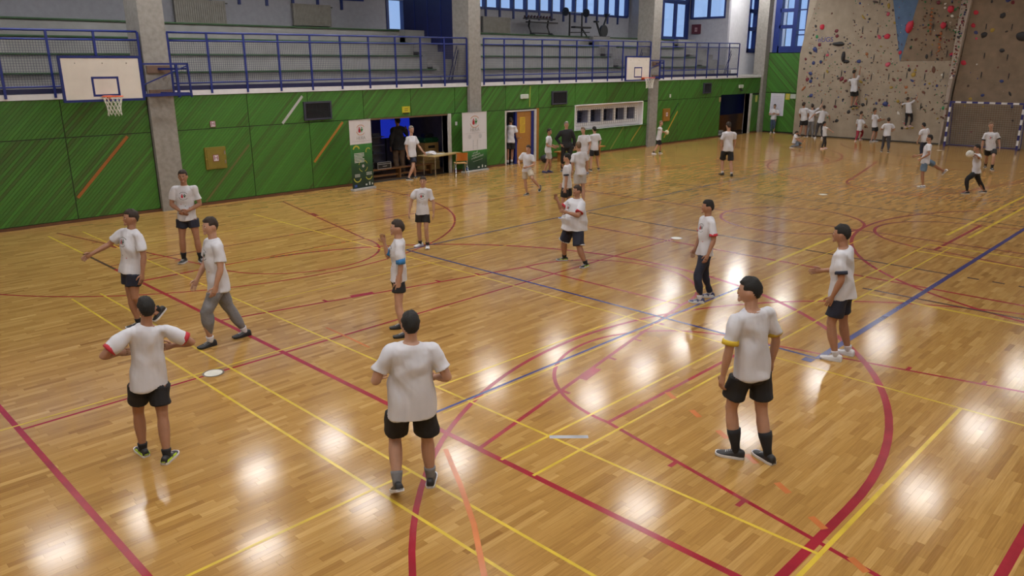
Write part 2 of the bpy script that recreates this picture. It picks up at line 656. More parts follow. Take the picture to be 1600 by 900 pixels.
for a, b in ((20.78, 22.4), (22.4, 24.4), (24.4, 26.13)):
    slat_panel(wall_left, a, b, LO[0], 1.07, place_left)
slat_panel(wall_left, 25.77, 26.13, 1.1, 2.13, place_left)

# boards replaced with other wood, and scrapes
def replaced(x0, z0, x1, z1, w, col, nm, lab=None):
    d = Vector((x1 - x0, 0, z1 - z0)).normalized()
    n = Vector((-d.z, 0, d.x)) * w / 2
    y0, y1 = YW + 0.01, YW - 0.0035
    p = [Vector((x0, 0, z0)), Vector((x1, 0, z1))]
    q = [p[0] - n, p[0] + n, p[1] + n, p[1] - n]
    v = [(a.x, y1, a.z) for a in q] + [(a.x, y0, a.z) for a in q]
    mb = MB().add(v, [(0, 1, 2, 3), (0, 4, 5, 1), (1, 5, 6, 2), (2, 6, 7, 3), (3, 7, 4, 0)])
    o = mb.obj('replacement_slat', mat(nm, col, 0.5, var=0.2, stretch=(2, 2, 30)), wall_left)
    if lab:
        o['label'] = lab
ORB = (0.33, 0.11, 0.022)
replaced(1.13, 0.62, 2.54, 2.07, 0.075, ORB, 'bare_orange_wood', 'orange bare wood slat')
replaced(7.04, 2.15, 7.78, 2.93, 0.075, (0.42, 0.42, 0.42), 'bare_aluminium_grey', 'pale grey slat')
replaced(4.43, 0.1, 5.9, 1.6, 0.06, (0.12, 0.12, 0.035), 'olive_stain', 'olive brown slat')
replaced(8.03, 0.9, 9.17, 2.08, 0.075, (0.40, 0.17, 0.03), 'bare_ochre_wood', 'ochre bare wood slat')
replaced(23.35, 0.1, 24.3, 1.05, 0.06, (0.20, 0.22, 0.05), 'yellow_green_stain', 'yellowish slat')
replaced(24.9, 0.35, 25.7, 1.05, 0.06, (0.30, 0.2, 0.03), 'yellow_stain', 'yellowish slat')
replaced(27.66, 0.33, 28.76, 1.55, 0.07, (0.42, 0.27, 0.03), 'yellow_wood', 'yellow slat')
replaced(28.1, 1.25, 28.78, 1.95, 0.06, (0.01, 0.045, 0.012), 'dark_green_stain', 'dark green slat')
replaced(17.95, 2.2, 17.99, 3.0, 0.05, (0.32, 0.36, 0.05), 'yellow_green_strip', 'yellow green upright strip')

bb = MB()
for a, b in ((FX0, 3.17), (3.82, OPEN1[0]), (13.75, 14.62), (15.2, 16.55), (18.5, 26.15), (26.8, 32.9), (36.3, 37.2)):
    bb.box(a, YW - 0.02, 0.0, b, YW + 0.02, 0.07)
bb.obj('baseboard_left', mat('brown_baseboard', (0.11, 0.045, 0.02), 0.5), kind='structure')

# concrete pillars
for k, (a, b) in enumerate(PILLARS):
    MB().box(a, 12.98, 0.0, b, 13.85, 9.0).obj('pillar', CONC, kind='structure')
MB().box(37.2, 12.95, 0.0, 37.7, 13.6, 9.0).obj('pillar', CONC, kind='structure')

# gallery floor slab with the white strip along its edge
for a, b in ((FX0, 3.17), (3.82, 14.62), (15.2, 26.15), (26.8, 37.2)):
    MB().box(a, YW - 0.03, 3.06, b, YW + 0.2, 3.19).obj('trim_gallery', WHITE, kind='structure')
MB().box(FX0, YW + 0.2, 3.08, 45.0, 20.0, 3.2).obj('floor_gallery', CONC, kind='structure')

# bleacher steps with a green nosing on each
RISER = mat('step_concrete', (0.255, 0.252, 0.245), 0.8, var=0.08, scale=3)
NOSE = mat('green_step_nosing', (0.03, 0.085, 0.03), 0.5)
STEP_Z = (3.68, 4.17, 4.64, 5.12)
STEP_Y = (14.3, 15.1, 15.9, 16.7)
bays = [(FX0, 14.4), (15.5, 26.0), (27.4, 33.6)]
for bi, (a0_, b) in enumerate(bays):
    for k in range(4):
        a = a0_
        y1 = STEP_Y[k + 1] if k < 3 else (19.0 if bi < 2 else 16.9)
        xb = b
        if k == 3 and bi == 1:
            xb = 32.4
        if k == 3 and bi == 2:
            a = 32.4
        o = MB().box(a, STEP_Y[k], 3.2, xb, y1 + (0.02 if k < 3 else 0), STEP_Z[k] - 0.045).obj('bleacher_step', RISER, kind='structure')
        MB().bevel_box(a, STEP_Y[k] - 0.06, STEP_Z[k] - 0.05, xb - (0.25 if k < 3 else 0.05), STEP_Y[k] + 0.34 if k < 3 else y1, STEP_Z[k], 0.012).obj('step_nosing', NOSE, o)
# stair flights beside the seats (half steps)
def stair(x0, x1, yend):
    o = None
    st = MB()
    for k in range(7):
        y0 = 14.0 + 0.4 * k
        z1 = 3.2 + 0.274 * (k + 1)
        st.box(x0, y0, 3.2, x1, yend, z1)
    return st.obj('stair', RISER, kind='structure')
stair(14.42, 15.38, 18.9)
stair(26.02, 27.38, 16.65)
stair(33.62, 35.38, 16.88)

# upper walls
def wall_y(name, y0, y1, x0, x1, z0, z1, holes, m_):
    mb = MB()
    for (a, b, c, d) in cut_wall(x0, x1, z0, z1, holes):
        mb.box(a, y0, c, b, y1, d)
    return mb.obj(name, m_, kind='structure')

def wall_x(name, x0, x1, y0, y1, z0, z1, holes, m_):
    mb = MB()
    for (a, b, c, d) in cut_wall(y0, y1, z0, z1, holes):
        mb.box(x0, a, c, x1, b, d)
    return mb.obj(name, m_, kind='structure')

CEIL = 9.0
wall_y('wall_gallery_back', 19.0, 19.25, FX0, 32.7, 3.2, CEIL, [(-6.0, 14.4, 6.33, 8.4), (15.55, 16.45, 5.22, 6.5), (16.6, 32.3, 6.33, 8.4)], GREY)
wall_x('wall_gallery_return', 32.45, 32.6, 17.1, 19.0, 3.2, CEIL, [], GREY)
wall_y('wall_gallery_door', 16.9, 17.1, 32.45, 35.4, 3.2, CEIL, [(32.62, 35.3, 5.13, 8.2)], GREY)
wall_x('wall_gallery_side', 35.4, 35.6, 14.4, 16.92, 3.2, CEIL, [(14.62, 16.8, 6.3, 8.2)], GREY)  # grey puts this side's weaker light into the colour
wall_y('wall_gallery_end', 14.4, 14.6, 35.6, 40.5, 3.2, CEIL, [(37.78, 38.98, 4.45, 8.4)], WHITE)
# blue panelled partition beside the middle stair
PBLUE = mat('blue_partition_paint', (0.008, 0.013, 0.085), 0.45, var=0.1)
pb = wall_x('partition_gallery', 15.4, 15.5, 13.86, 17.7, 3.2, CEIL, [], PBLUE)
for y in (14.6, 15.4, 16.2, 17.0):
    MB().box(15.38, y - 0.012, 3.3, 15.402, y + 0.012, 8.9).obj('panel_joint', BLUE, pb)
MB().box(15.4, 17.7, 3.2, 15.5, 19.0, 5.15).obj('partition_base', PBLUE, pb)

wall_x('wall_far', 37.7, 37.95, -10.8, 13.6, -0.1, CEIL, [(10.9, 12.75, 4.45, 8.6)], GREY)
wall_y('wall_right', -10.9, -10.6, FX0, 37.9, -0.1, CEIL, [], mat('beige_wall', (0.42, 0.38, 0.32), 0.8))
wall_x('wall_back', -6.8, -6.5, -10.8, 20.0, -0.1, CEIL, [], mat('beige_wall_back', (0.42, 0.38, 0.32), 0.8))
MB().box(-6.8, -10.9, CEIL, 45.0, 19.3, CEIL + 0.2).obj('ceiling', mat('ceiling_boards', (0.30, 0.27, 0.24), 0.8), kind='structure')
mb = MB()
mb.box(39.4, 12.95, 3.2, 39.5, 14.4, CEIL)
mb.box(37.7, 12.95, 3.2, 39.5, 13.05, CEIL)
mb.obj('wall_gallery_far', WHITE, kind='structure')

# rooms behind the openings
rm = MB()
rm.box(9.4, 17.0, -0.1, 14.6, 17.2, 3.06)
rm.box(9.3, YW + 0.3, -0.1, 9.4, 17.2, 3.06)
rm.box(14.6, YW + 0.3, -0.1, 14.7, 17.2, 3.06)
rm.obj('wall_store_room', mat('store_room_paint', (0.16, 0.15, 0.15), 0.8), kind='structure')
rm = MB()
rm.box(16.3, 15.0, -0.1, 18.9, 15.2, 3.06)
rm.box(16.2, YW + 0.3, -0.1, 16.3, 15.2, 3.06)
rm.box(18.9, YW + 0.3, -0.1, 19.0, 15.2, 3.06)
rm.obj('wall_corridor', mat('corridor_paint', (0.3, 0.3, 0.33), 0.8), kind='structure')
rm = MB()
rm.box(32.4, 14.7, 0.95, 38.5, 14.9, 3.06)
rm.obj('wall_passage_upper', PBLUE, kind='structure')
rm = MB()
rm.box(32.4, 14.65, -0.1, 38.5, 14.9, 0.95)
rm.obj('wall_passage_lower', mat('passage_wood', (0.2, 0.085, 0.02), 0.5), kind='structure')
rm = MB()
rm.box(32.3, YW + 0.3, -0.1, 32.4, 14.9, 3.06)
rm.box(38.5, YW + 0.3, -0.1, 38.6, 14.9, 3.06)
rm.obj('wall_passage_side', DARK, kind='structure')
rm = MB()
rm.box(34.75, 14.62, 0.95, 34.95, 14.72, 2.9)
rm.obj('passage_post', BLACK, kind='structure')

# door frames and doors
def jamb(name, x0, x1, z1, m_, y0=YW - 0.03, y1=YW + 0.32):
    return MB().box(x0, y0, 0, x1, y1, z1).obj(name, m_, kind='structure')
JAMB = mat('white_door_jamb', (0.5, 0.48, 0.46), 0.5)
jamb('trim_1', 13.62, 13.76, 2.13, JAMB)
jamb('trim_2', 36.1, 36.3, 2.2, JAMB)
MB().box(OPEN1[0], YW - 0.005, 2.08, OPEN1[1], YW + 0.3, 2.13).obj('trim_3', mat('brown_lintel', (0.12, 0.07, 0.03), 0.6), kind='structure')
d1 = MB()
d1.box(16.55, YW - 0.02, 0, 16.62, YW + 0.3, 2.1)
d1.box(16.62, YW - 0.02, 2.05, 18.22, YW + 0.3, 2.1)
d1.box(18.22, YW - 0.03, 0, 18.34, YW + 0.3, 2.1)
door_1 = d1.obj('door_1', JAMB, kind='structure')
MB().box(17.16, YW + 0.02, 0, 17.25, YW + 0.12, 2.05).obj('door_stile', BLUE, door_1)
MB().box(18.07, YW + 0.0, 0, 18.2, YW + 0.12, 2.05).obj('door_stile', BLUE, door_1)
MB().bevel_box(17.25, YW + 0.03, 0.02, 18.08, YW + 0.075, 2.03, 0.006).obj('door_leaf', mat('orange_veneer', (0.36, 0.165, 0.04), 0.4, stretch=(30, 30, 2)), door_1, label='orange wood door leaf')
MB().box(18.34, YW - 0.015, 0, 18.5, YW + 0.02, 2.13).obj('door_side_board', mat('brown_veneer', (0.3, 0.13, 0.02), 0.45), door_1)
hb = MB()
hb.bar((17.33, YW + 0.03, 1.02), (17.33, YW - 0.03, 1.02), 0.02)
hb.bar((17.33, YW - 0.03, 1.02), (17.45, YW - 0.03, 1.02), 0.02)
hb.obj('door_handle', mat('steel', (0.5, 0.5, 0.5), 0.3, 1.0), door_1)

# shelf-like white recess with five small windows behind a ball net
wr = MB()
x0, x1, z0, z1 = OPENW
wy = YW + 0.22
holes = [(21.2, 21.98, 1.36, 1.9), (22.08 + 0.04, 22.9, 1.36, 1.9), (22.98 + 0.08, 23.78, 1.36, 1.9), (23.95, 24.62, 1.36, 1.9), (24.8, 25.44, 1.36, 1.9)]
for (a, b, c, d) in cut_wall(x0, x1, z0, z1, holes):
    wr.box(a, wy, c, b, wy + 0.06, d)
wr.box(x0 - 0.0, YW - 0.02, z0 - 0.03, x1, wy + 0.05, z0)
wr.box(x0 - 0.01, YW - 0.02, z0, x0 + 0.03, wy, z1)
wr.box(x1 - 0.03, YW - 0.02, z0, x1 + 0.01, wy, z1)
wr.box(x0 + 0.03, YW - 0.02, z1 - 0.03, x1 - 0.03, wy, z1 + 0.01)
window_1 = wr.obj('window_1', mat('white_recess', (0.74, 0.74, 0.76), 0.7, var=0.04), kind='structure')
DGL = mat('dark_glass', (0.012, 0.016, 0.04), 0.12)
for (a, b, c, d) in holes:
    bx = MB()
    bx.box(a, wy + 0.40, c, b, wy + 0.42, d)
    bx.obj('window_pane', DGL, window_1)
    rv = MB()
    rv.box(a - 0.02, wy + 0.06, c - 0.02, a, wy + 0.42, d + 0.02)
    rv.box(b, wy + 0.06, c - 0.02, b + 0.02, wy + 0.42, d + 0.02)
    rv.box(a, wy + 0.06, c - 0.02, b, wy + 0.42, c)
    rv.box(a, wy + 0.06, d, b, wy + 0.42, d + 0.02)
    rv.obj('window_reveal', mat('blue_grey_reveal', (0.3, 0.31, 0.42), 0.7), window_1)
nb = MB()
nx0, nx1, nz0, nz1 = 21.05, 25.5, 1.24, 1.98
ny = YW + 0.16
k = nx0
while k <= nx1 + 1e-6:
    nb.bar((k, ny, nz0), (k, ny, nz1), 0.006)
    k += 0.148
k = nz0
while k <= nz1 + 1e-6:
    nb.bar((nx0, ny, k), (nx1, ny, k), 0.006)
    k += 0.123
nb.obj('ball_net', mat('dark_net_cord', (0.06, 0.055, 0.07), 0.8), window_1, kind='stuff')
MB().box(x0 - 0.2, YW - 0.05, 1.065, x1 + 0.38, YW + 0.02, 1.085).obj('window_ledge', mat('green_ledge', (0.03, 0.16, 0.03), 0.5), window_1)

# gallery windows: blue frames, single panes, brackets below the sill
def glass_material():
    mt = bpy.data.materials.new('window_glass')
    mt.use_nodes = True
    nt = mt.node_tree
    nt.nodes.clear()
    out = nt.nodes.new('ShaderNodeOutputMaterial')
    tr = nt.nodes.new('ShaderNodeBsdfTransparent')
    tr.inputs['Color'].default_value = (0.9, 0.95, 1.0, 1)
    gl = nt.nodes.new('ShaderNodeBsdfGlossy')
    gl.inputs['Roughness'].default_value = 0.05
    mx = nt.nodes.new('ShaderNodeMixShader')
    mx.inputs['Fac'].default_value = 0.08
    nt.links.new(tr.outputs['BSDF'], mx.inputs[1])
    nt.links.new(gl.outputs['BSDF'], mx.inputs[2])
    nt.links.new(mx.outputs['Shader'], out.inputs['Surface'])
    return mt
GLASS = glass_material()
WBLUE = mat('blue_window_frame', (0.014, 0.03, 0.16), 0.4, var=0.06)

def window_band(name, x0, x1, z0, z1, step, y=19.0, brackets=True):
    mb = MB()
    mb.box(x0, y - 0.03, z0 - 0.06, x1, y + 0.2, z0 + 0.05)
    mb.box(x0, y - 0.03, z1 - 0.05, x1, y + 0.2, z1 + 0.02)
    w = mb.obj(name, WBLUE, kind='structure')
    n = max(1, round((x1 - x0) / step))
    s = (x1 - x0) / n
    mu = MB()
    for i in range(n + 1):
        x = x0 + i * s
        MB().box(x - 0.05, y - 0.06, z0 - (0.42 if brackets and 0 < i < n else 0.0), x + 0.05, y + 0.18, z1).obj('mullion', WBLUE, w)
        if i < n:
            MB().box(x + 0.05, y + 0.09, z0 + 0.05, x + s - 0.05, y + 0.1, z1 - 0.05).obj('pane', GLASS, w)
    return w
window_band('window_2', 16.6, 32.3, 6.33, 8.4, 0.9)
wp = MB()
for a, b in ((15.5, 15.62), (16.38, 16.5)):
    wp.box(a, 18.95, 5.16, b, 19.2, 6.5)
wp.box(15.62, 18.95, 5.16, 16.38, 19.2, 5.26)
wp.box(15.62, 18.95, 6.4, 16.38, 19.2, 6.5)
window_8 = wp.obj('window_8', WBLUE, kind='structure')
MB().box(15.62, 19.08, 5.26, 16.38, 19.09, 6.4).obj('pane', GLASS, window_8)
window_band('window_3', -6.0, 14.4, 6.33, 8.4, 1.1)

# glazed double door of the gallery
dm = MB()
dm.box(32.62, 16.86, 5.08, 35.3, 17.1, 5.16)
dm.box(32.62, 16.86, 5.13, 32.76, 17.1, 8.2)
dm.box(35.2, 16.86, 5.13, 35.32, 17.1, 8.2)
dm.box(32.62, 16.86, 7.12, 35.3, 17.1, 7.24)
dm.box(32.62, 16.86, 8.1, 35.3, 17.1, 8.2)
door_2 = dm.obj('door_2', WBLUE, kind='structure')
for a, b in ((32.76, 33.93), (34.03, 35.2)):
    lf = MB()
    lf.box(a, 16.9, 5.16, a + 0.1, 16.97, 7.12)
    lf.box(b - 0.1, 16.9, 5.16, b, 16.97, 7.12)
    lf.box(a + 0.1, 16.9, 5.16, b - 0.1, 16.97, 5.28)
    lf.box(a + 0.1, 16.9, 7.02, b - 0.1, 16.97, 7.12)
    dl = lf.obj('door_leaf', WBLUE, door_2)
    MB().box(a + 0.1, 16.93, 5.28, b - 0.1, 16.94, 7.02).obj('pane', GLASS, door_2)
MB().box(33.93, 16.88, 5.16, 34.03, 17.0, 7.12).obj('door_post', WBLUE, door_2)
MB().box(32.76, 16.93, 7.24, 35.2, 16.94, 8.1).obj('pane', GLASS, door_2)

# two windows on the side wall of the gallery
sm = MB()
sm.box(35.36, 14.6, 6.24, 35.6, 16.82, 6.34)
sm.box(35.36, 14.6, 8.12, 35.6, 16.82, 8.22)
for y in (14.6, 15.65, 16.74):
    sm.box(35.36, y, 6.3, 35.6, y + 0.09, 8.2)
window_5 = sm.obj('window_5', WBLUE, kind='structure')
for a, b in ((14.69, 15.65), (15.74, 16.74)):
    MB().box(35.48, a, 6.34, 35.49, b, 8.12).obj('pane', GLASS, window_5)

# slit window on the white end wall
sw = MB()
for a, b in ((37.68, 37.85), (38.55, 39.05)):
    sw.box(a, 14.36, 4.42, b, 14.6, 8.5)
for z in (4.42, 5.62, 6.6, 7.7):
    sw.box(37.68, 14.36, z, 39.05, 14.6, z + 0.22 if z < 5 else z + 0.2)
window_6 = sw.obj('window_6', WBLUE, kind='structure')
for z0, z1 in ((4.64, 5.62), (5.82, 6.6), (6.8, 7.7), (7.9, 8.4)):
    MB().box(37.85, 14.5, z0, 38.55, 14.51, z1).obj('pane', GLASS, window_6)

# tall window of the end wall, over the green boards
ew = MB()
for y0, y1 in ((10.85, 11.0), (11.48, 11.72), (12.42, 12.78)):
    ew.box(37.62, y0, 4.40, 37.95, y1, 8.6)
for z in (4.40, 5.68, 6.54, 7.5):
    ew.box(37.62, 11.7, z, 37.95, 12.5, z + (0.34 if z < 5 else 0.18))
for z, h in ((4.40, 0.34), (5.3, 0.06), (5.55, 0.06), (6.6, 0.06), (7.5, 0.1)):
    ew.box(37.62, 10.9, z, 37.95, 11.5, z + h)
window_7 = ew.obj('window_7', WBLUE, kind='structure')
for z0, z1 in ((4.74, 5.68), (5.86, 6.54), (6.72, 7.5), (7.68, 8.5)):
    MB().box(37.8, 11.72, z0, 37.81, 12.42, z1).obj('pane', GLASS, window_7)
for z0, z1 in ((4.74, 5.3), (5.36, 5.55), (5.61, 6.6), (6.66, 7.5), (7.6, 8.5)):
    MB().box(37.8, 11.0, z0, 37.81, 11.48, z1).obj('pane', GLASS, window_7)

# green boards of the end wall
eg = MB().box(37.66, 10.7, 0.0, 37.7, 12.95, 4.42).obj('wall_far_boarding', BLACK, kind='structure')
place_far = lambda u, z, d: (37.66 - d, 12.95 - u, z)
slat_panel(eg, 0.0, 2.25, 0.06, 2.22, place_far, slope=-1)
slat_panel(eg, 0.0, 2.25, 2.24, 4.38, place_far, slope=-1)
# ================================================================== OBJECTS
STEEL = mat('chrome_tube', (0.55, 0.55, 0.57), 0.25, 1.0)
BLK = mat('black_plastic', (0.015, 0.015, 0.017), 0.5)
TANW = mat('light_wood', (0.42, 0.27, 0.10), 0.45, stretch=(3, 30, 30))

# ---- ceiling lamps
DIFF = mat('lamp_diffuser', (0.8, 0.8, 0.8), 0.4, emit=(1.0, 0.985, 0.98), estr=LAMP_POWER)
HOUS = mat('lamp_housing', (0.5, 0.5, 0.5), 0.5)
lamp_xy = [(15.2, -3.6), (20.45, -3.6), (26.0, -3.6), (31.5, -3.6),
           (9.5, 1.3), (15.1, 1.35), (20.65, 1.4), (26.2, 1.35), (31.7, 1.35), (4.0, 1.3), (-1.5, 1.3),
           (2.0, 6.6), (4.8, 6.45), (7.9, 6.45), (13.85, 6.3), (17.1, 6.5), (20.4, 6.9), (23.4, 6.9), (28.5, 6.6), (33.5, 6.6),
           (0.65, 9.85), (3.6, 9.85), (6.1, 10.0), (16.1, 9.85), (19.6, 9.4), (26.6, 11.5), (31.5, 10.6), (-1.4, 9.9), (9.3, 9.85), (12.6, 9.85), (23.0, 9.7), (35.8, 9.6), (35.9, 1.35), (36.0, -3.6), (29.5, 9.7),  # those closest to the end wall are added to brighten it
           (-4.9, -8.8), (-0.5, -8.8), (4.8, -8.8), (10.1, -8.8), (15.4, -8.8), (20.7, -8.8), (26.0, -8.8), (31.3, -8.8), (-4.9, -5.6), (-1.0, -5.8), (3.4, -5.8), (-4.9, -2.6), (-1.2, -2.6), (3.0, -2.6), (-4.9, 1.3)]  # unseen lamps over the near side, added to light the nearest people
lp0 = None
LAMP_Z = 8.4
lamp_xy = [(1.128 * x + 0.635, 1.128 * y + 1.07) for x, y in lamp_xy]
for i, (x, y) in enumerate(lamp_xy):
    if y < -10.0 or x < -6.0:
        x, y = max(x, -5.7), max(y, -9.9)
    if lp0 is None:
        lp0 = thing('ceiling_lamp', 'square white ceiling lamp hanging high over the court', 'lamp', (x, y, LAMP_Z), 'ceiling lamps over the court')
        mb = MB()
        mb.box(-0.54, -0.54, 0.01, 0.54, 0.54, 0.12)
        mb.box(-0.54, -0.54, -0.03, -0.5, 0.54, 0.01)
        mb.box(0.5, -0.54, -0.03, 0.54, 0.54, 0.01)
        mb.box(-0.5, -0.54, -0.03, 0.5, -0.5, 0.01)
        mb.box(-0.5, 0.5, -0.03, 0.5, 0.54, 0.01)
        mb.obj('housing', HOUS, lp0)
        MB().box(-0.5, -0.5, -0.015, 0.5, 0.5, 0.008).obj('diffuser', DIFF, lp0)
        MB().bar((0, 0, 0.1), (0, 0, 0.61), 0.03).obj('hanger_rod', HOUS, lp0)
    else:
        copy_tree(lp0, (x, y, LAMP_Z))

# unseen fill lamps, added to brighten the store room, corridor and passage
for (x, y, lab) in ((11.9, 14.3, 'added fill lamp brightening the store room'), (17.3, 14.2, 'added fill lamp brightening the corridor'), (34.6, 14.0, 'added fill lamp brightening the passage')):
    t = thing('fill_lamp', lab, 'lamp', (x, y, 2.98))
    MB().bevel_box(-0.15, -0.1, 0.03, 0.15, 0.1, 0.1, 0.02).obj('housing', HOUS, t)
    MB().bevel_box(-0.12, -0.08, -0.02, 0.12, 0.08, 0.03, 0.015).obj('diffuser', mat('fill_diffuser', (0.8, 0.8, 0.8), 0.4, emit=(1.0, 0.96, 0.9), estr=9.0), t)

# ---- gallery railings
def zr(x):
    return 0.0053 * x - 0.07
rail_labels = ['blue steel railing with wire mesh left of the first concrete pillar', 'long blue mesh railing between the first and second concrete pillars',
               'long blue mesh railing between the second and third concrete pillars', 'blue mesh railing right of the third pillar, ending at the white wall']
bays_r = [(-5.35, 3.11, 8), (3.87, 14.57, 10), (15.42, 26.12, 10), (26.92, 34.4, 7)]
for (a, b, n), lab in zip(bays_r, rail_labels):
    t = thing('gallery_railing', lab, 'railing', (a, 13.09, 3.19), 'railings along the gallery')
    Y = -0.03
    L = b - a
    zt = lambda u, z: z - 3.19 + zr(a + u)
    mb = MB()
    mb.tube([(0, Y, zt(0, 4.74)), (L, Y, zt(L, 4.74))], 0.027, 8)
    mb.obj('top_rail', BLUE, t, smooth=True)
    MB().tube([(0, Y, zt(0, 4.53)), (L, Y, zt(L, 4.53))], 0.024, 8).obj('upper_rail', BLUE, t, smooth=True)
    MB().tube([(0, Y, zt(0, 3.43)), (L, Y, zt(L, 3.43))], 0.022, 8).obj('lower_rail', BLUE, t, smooth=True)
    MB().bar((0, Y + 0.02, 3.26 - 3.19), (L, Y + 0.02, 3.26 - 3.19), 0.02, 0.115).obj('toe_plate', mat('dark_blue_steel', (0.012, 0.016, 0.075), 0.4), t)
    for i in range(n + 1):
        x = L * i / n
        MB().bar((x, Y - 0.01, 3.1 - 3.19), (x, Y - 0.01, zt(x, 4.73)), 0.055, 0.035, up=(0, 1, 0)).obj('post', BLUE, t)
    nb = MB()
    k = 0.05
    while k < L:
        nb.bar((k, Y + 0.01, zt(k, 3.43)), (k, Y + 0.01, zt(k, 4.53)), 0.007)
        k += 0.06
    z = 3.49
    while z < 4.5:
        nb.bar((0, Y + 0.01, zt(0, z)), (L, Y + 0.01, zt(L, z)), 0.007)
        z += 0.06
    nb.obj('wire_mesh', mat('grey_blue_wire', (0.06, 0.06, 0.09), 0.5), t, kind='stuff')
    if b > 14:
        s = MB()
        s.tube([(L - 0.35, 0.6, 0.05), (L - 0.08, 0.4, 1.3)], 0.02, 6)
        s.tube([(L - 0.2, 0.6, 0.05), (L - 0.02, 0.4, 1.15)], 0.02, 6)
        s.obj('stay', mat('dark_blue_steel', (0, 0, 0)), t)

# ---- basketball hoops swung flat along the wall
BOARD = mat('white_backboard', (0.70, 0.66, 0.60), 0.5, var=0.05, scale=3)
ORANGE = mat('orange_rim_paint', (0.62, 0.10, 0.03), 0.4)
NETC = mat('white_net_cord', (0.7, 0.7, 0.64), 0.8)

def hoop(loc, label, w, z0, z1, rimx, sqx, sqw, sqz, arm, px):
    """Origin at the board's left lower corner on the board plane; +x along the wall, -y into the hall."""
    t = thing('basketball_hoop', label, 'hoop', loc, 'basketball hoops')
    h = z1 - z0
    MB().bevel_box(0.05, 0.0, 0.05, w - 0.05, 0.035, h - 0.05, 0.006).obj('backboard', BOARD, t)
    fr = MB()
    fr.box(0, -0.012, 0, w, 0.05, 0.055)
    fr.box(0, -0.012, h - 0.055, w, 0.05, h)
    fr.box(0, -0.012, 0.055, 0.055, 0.05, h - 0.055)
    fr.box(w - 0.055, -0.012, 0.055, w, 0.05, h - 0.055)
    fr.obj('board_frame', BLUE, t)
    q = MB()
    x0, x1 = sqx, sqx + sqw
    s0, s1 = sqz
    e = 0.05
    for (a, b, c, d) in ((x0, s0, x1, s0 + e), (x0, s1 - e, x1, s1), (x0, s0 + e, x0 + e, s1 - e), (x1 - e, s0 + e, x1, s1 - e)):
        q.box(a, -0.003, b, c, 0.001, d)
    q.obj('target_square', BLUE, t, label='dark blue target square')
    rz = 0.13
    cx, cy, R_ = rimx, -0.40, 0.225
    mb = MB()
    mb.tube([(cx + R_ * math.cos(2 * math.pi * k / 32), cy + R_ * math.sin(2 * math.pi * k / 32), rz) for k in range(32)], 0.012, 8, closed=True)
    mb.box(cx - 0.09, -0.19, rz - 0.02, cx + 0.09, 0.0, rz + 0.012)
    mb.add([(cx - 0.07, 0, rz - 0.10), (cx + 0.07, 0, rz - 0.10), (cx + 0.07, 0, rz - 0.02), (cx - 0.07, 0, rz - 0.02), (cx - 0.05, -0.18, rz - 0.02), (cx + 0.05, -0.18, rz - 0.02)],
           [(0, 1, 2, 3), (0, 4, 5, 1), (3, 2, 5, 4), (0, 3, 4), (1, 5, 2)])
    rim = mb.obj('rim', ORANGE, t, smooth=True, label='orange rim')
    nm = MB()
    prof = [(0.225, 0.0), (0.19, -0.09), (0.165, -0.18), (0.15, -0.27), (0.145, -0.36), (0.155, -0.43)]
    for k in range(12):
        for sgn in (1, -1):
            pts = []
            for j, (r, z) in enumerate(prof):
                a = 2 * math.pi * (k + sgn * 0.5 * (j % 2)) / 12
                pts.append((cx + r * math.cos(a), cy + r * math.sin(a), rz + z + (random.uniform(-0.03, 0.03) if j == 5 else 0)))
            nm.tube(pts, 0.006, 4)
    nm.obj('net', NETC, t, kind='stuff')
    # arm truss back to the pillar
    a0, a1, yb = w, w + arm, 0.45
    ar = MB()
    ar.bar((a0 - 0.02, yb, h * 0.82), (a1, yb, h * 0.82), 0.045)
    ar.bar((a0 - 0.02, yb, 0.10), (a1 + 0.04, yb, 0.10), 0.075)
    ar.bar((a1, yb, h * 0.84), (a1 + 0.03, yb, 0.02), 0.045)
    ar.bar((a0 + 0.02, yb, 0.05), (a0 + 0.02, yb, h + 0.0), 0.05)
    ar.bar((a0 + 0.03, yb, 0.30), (a1, yb, h * 0.78), 0.028)
    ar.bar((w * 0.35, 0.05, h * 0.8), (a0, yb, h * 0.8), 0.04)
    ar.bar((w * 0.35, 0.05, 0.12), (a0, yb, 0.12), 0.04)
    ar.bar((a1 - 0.3, yb, 0.02), (a1 - 0.3, yb, h * 0.84), 0.06)
    pc = (px[0] + px[1]) / 2
    for hz in (h * 0.12, h * 0.7):
        ar.bar((a1 - 0.3, yb, hz), (pc, 0.94, hz), 0.05)
        ar.bar((a1 - 0.02, yb, hz), (pc, 0.94, hz), 0.04)
    ar.obj('arm_truss', BLUE, t)
    MB().box(px[0], 0.93, h * 0.60, px[1], 0.982, h * 0.78).obj('hinge_plate', mat('brown_wood_plate', (0.14, 0.085, 0.06), 0.6), t)
    MB().box(px[0], 0.93, h * 0.04, px[1], 0.982, h * 0.2).obj('hinge_plate', mat('brown_wood_plate', (0, 0, 0)), t)
    for bx in (0.35, 0.95, 1.5):
        if bx < w - 0.2:
            MB().tube([(bx * w / 1.84, 0.0, h - 0.17), (bx * w / 1.84, -0.008, h - 0.17)], 0.012, 8).obj('bolt', STEEL, t)
    return t

hoop((0.86, 12.0, 3.02), 'white wooden basketball backboard with blue frame on the first pillar', 1.85, 3.02, 4.08, 0.95, 0.66, 0.62, (0.12, 0.58), 1.35, (2.34, 2.94))
hoop((22.8, 12.0, 3.12), 'smaller looking white basketball backboard far down the wall on the third pillar', 1.8, 3.12, 4.16, 1.25, 0.62, 0.58, (0.14, 0.58), 1.75, (3.38, 3.97))

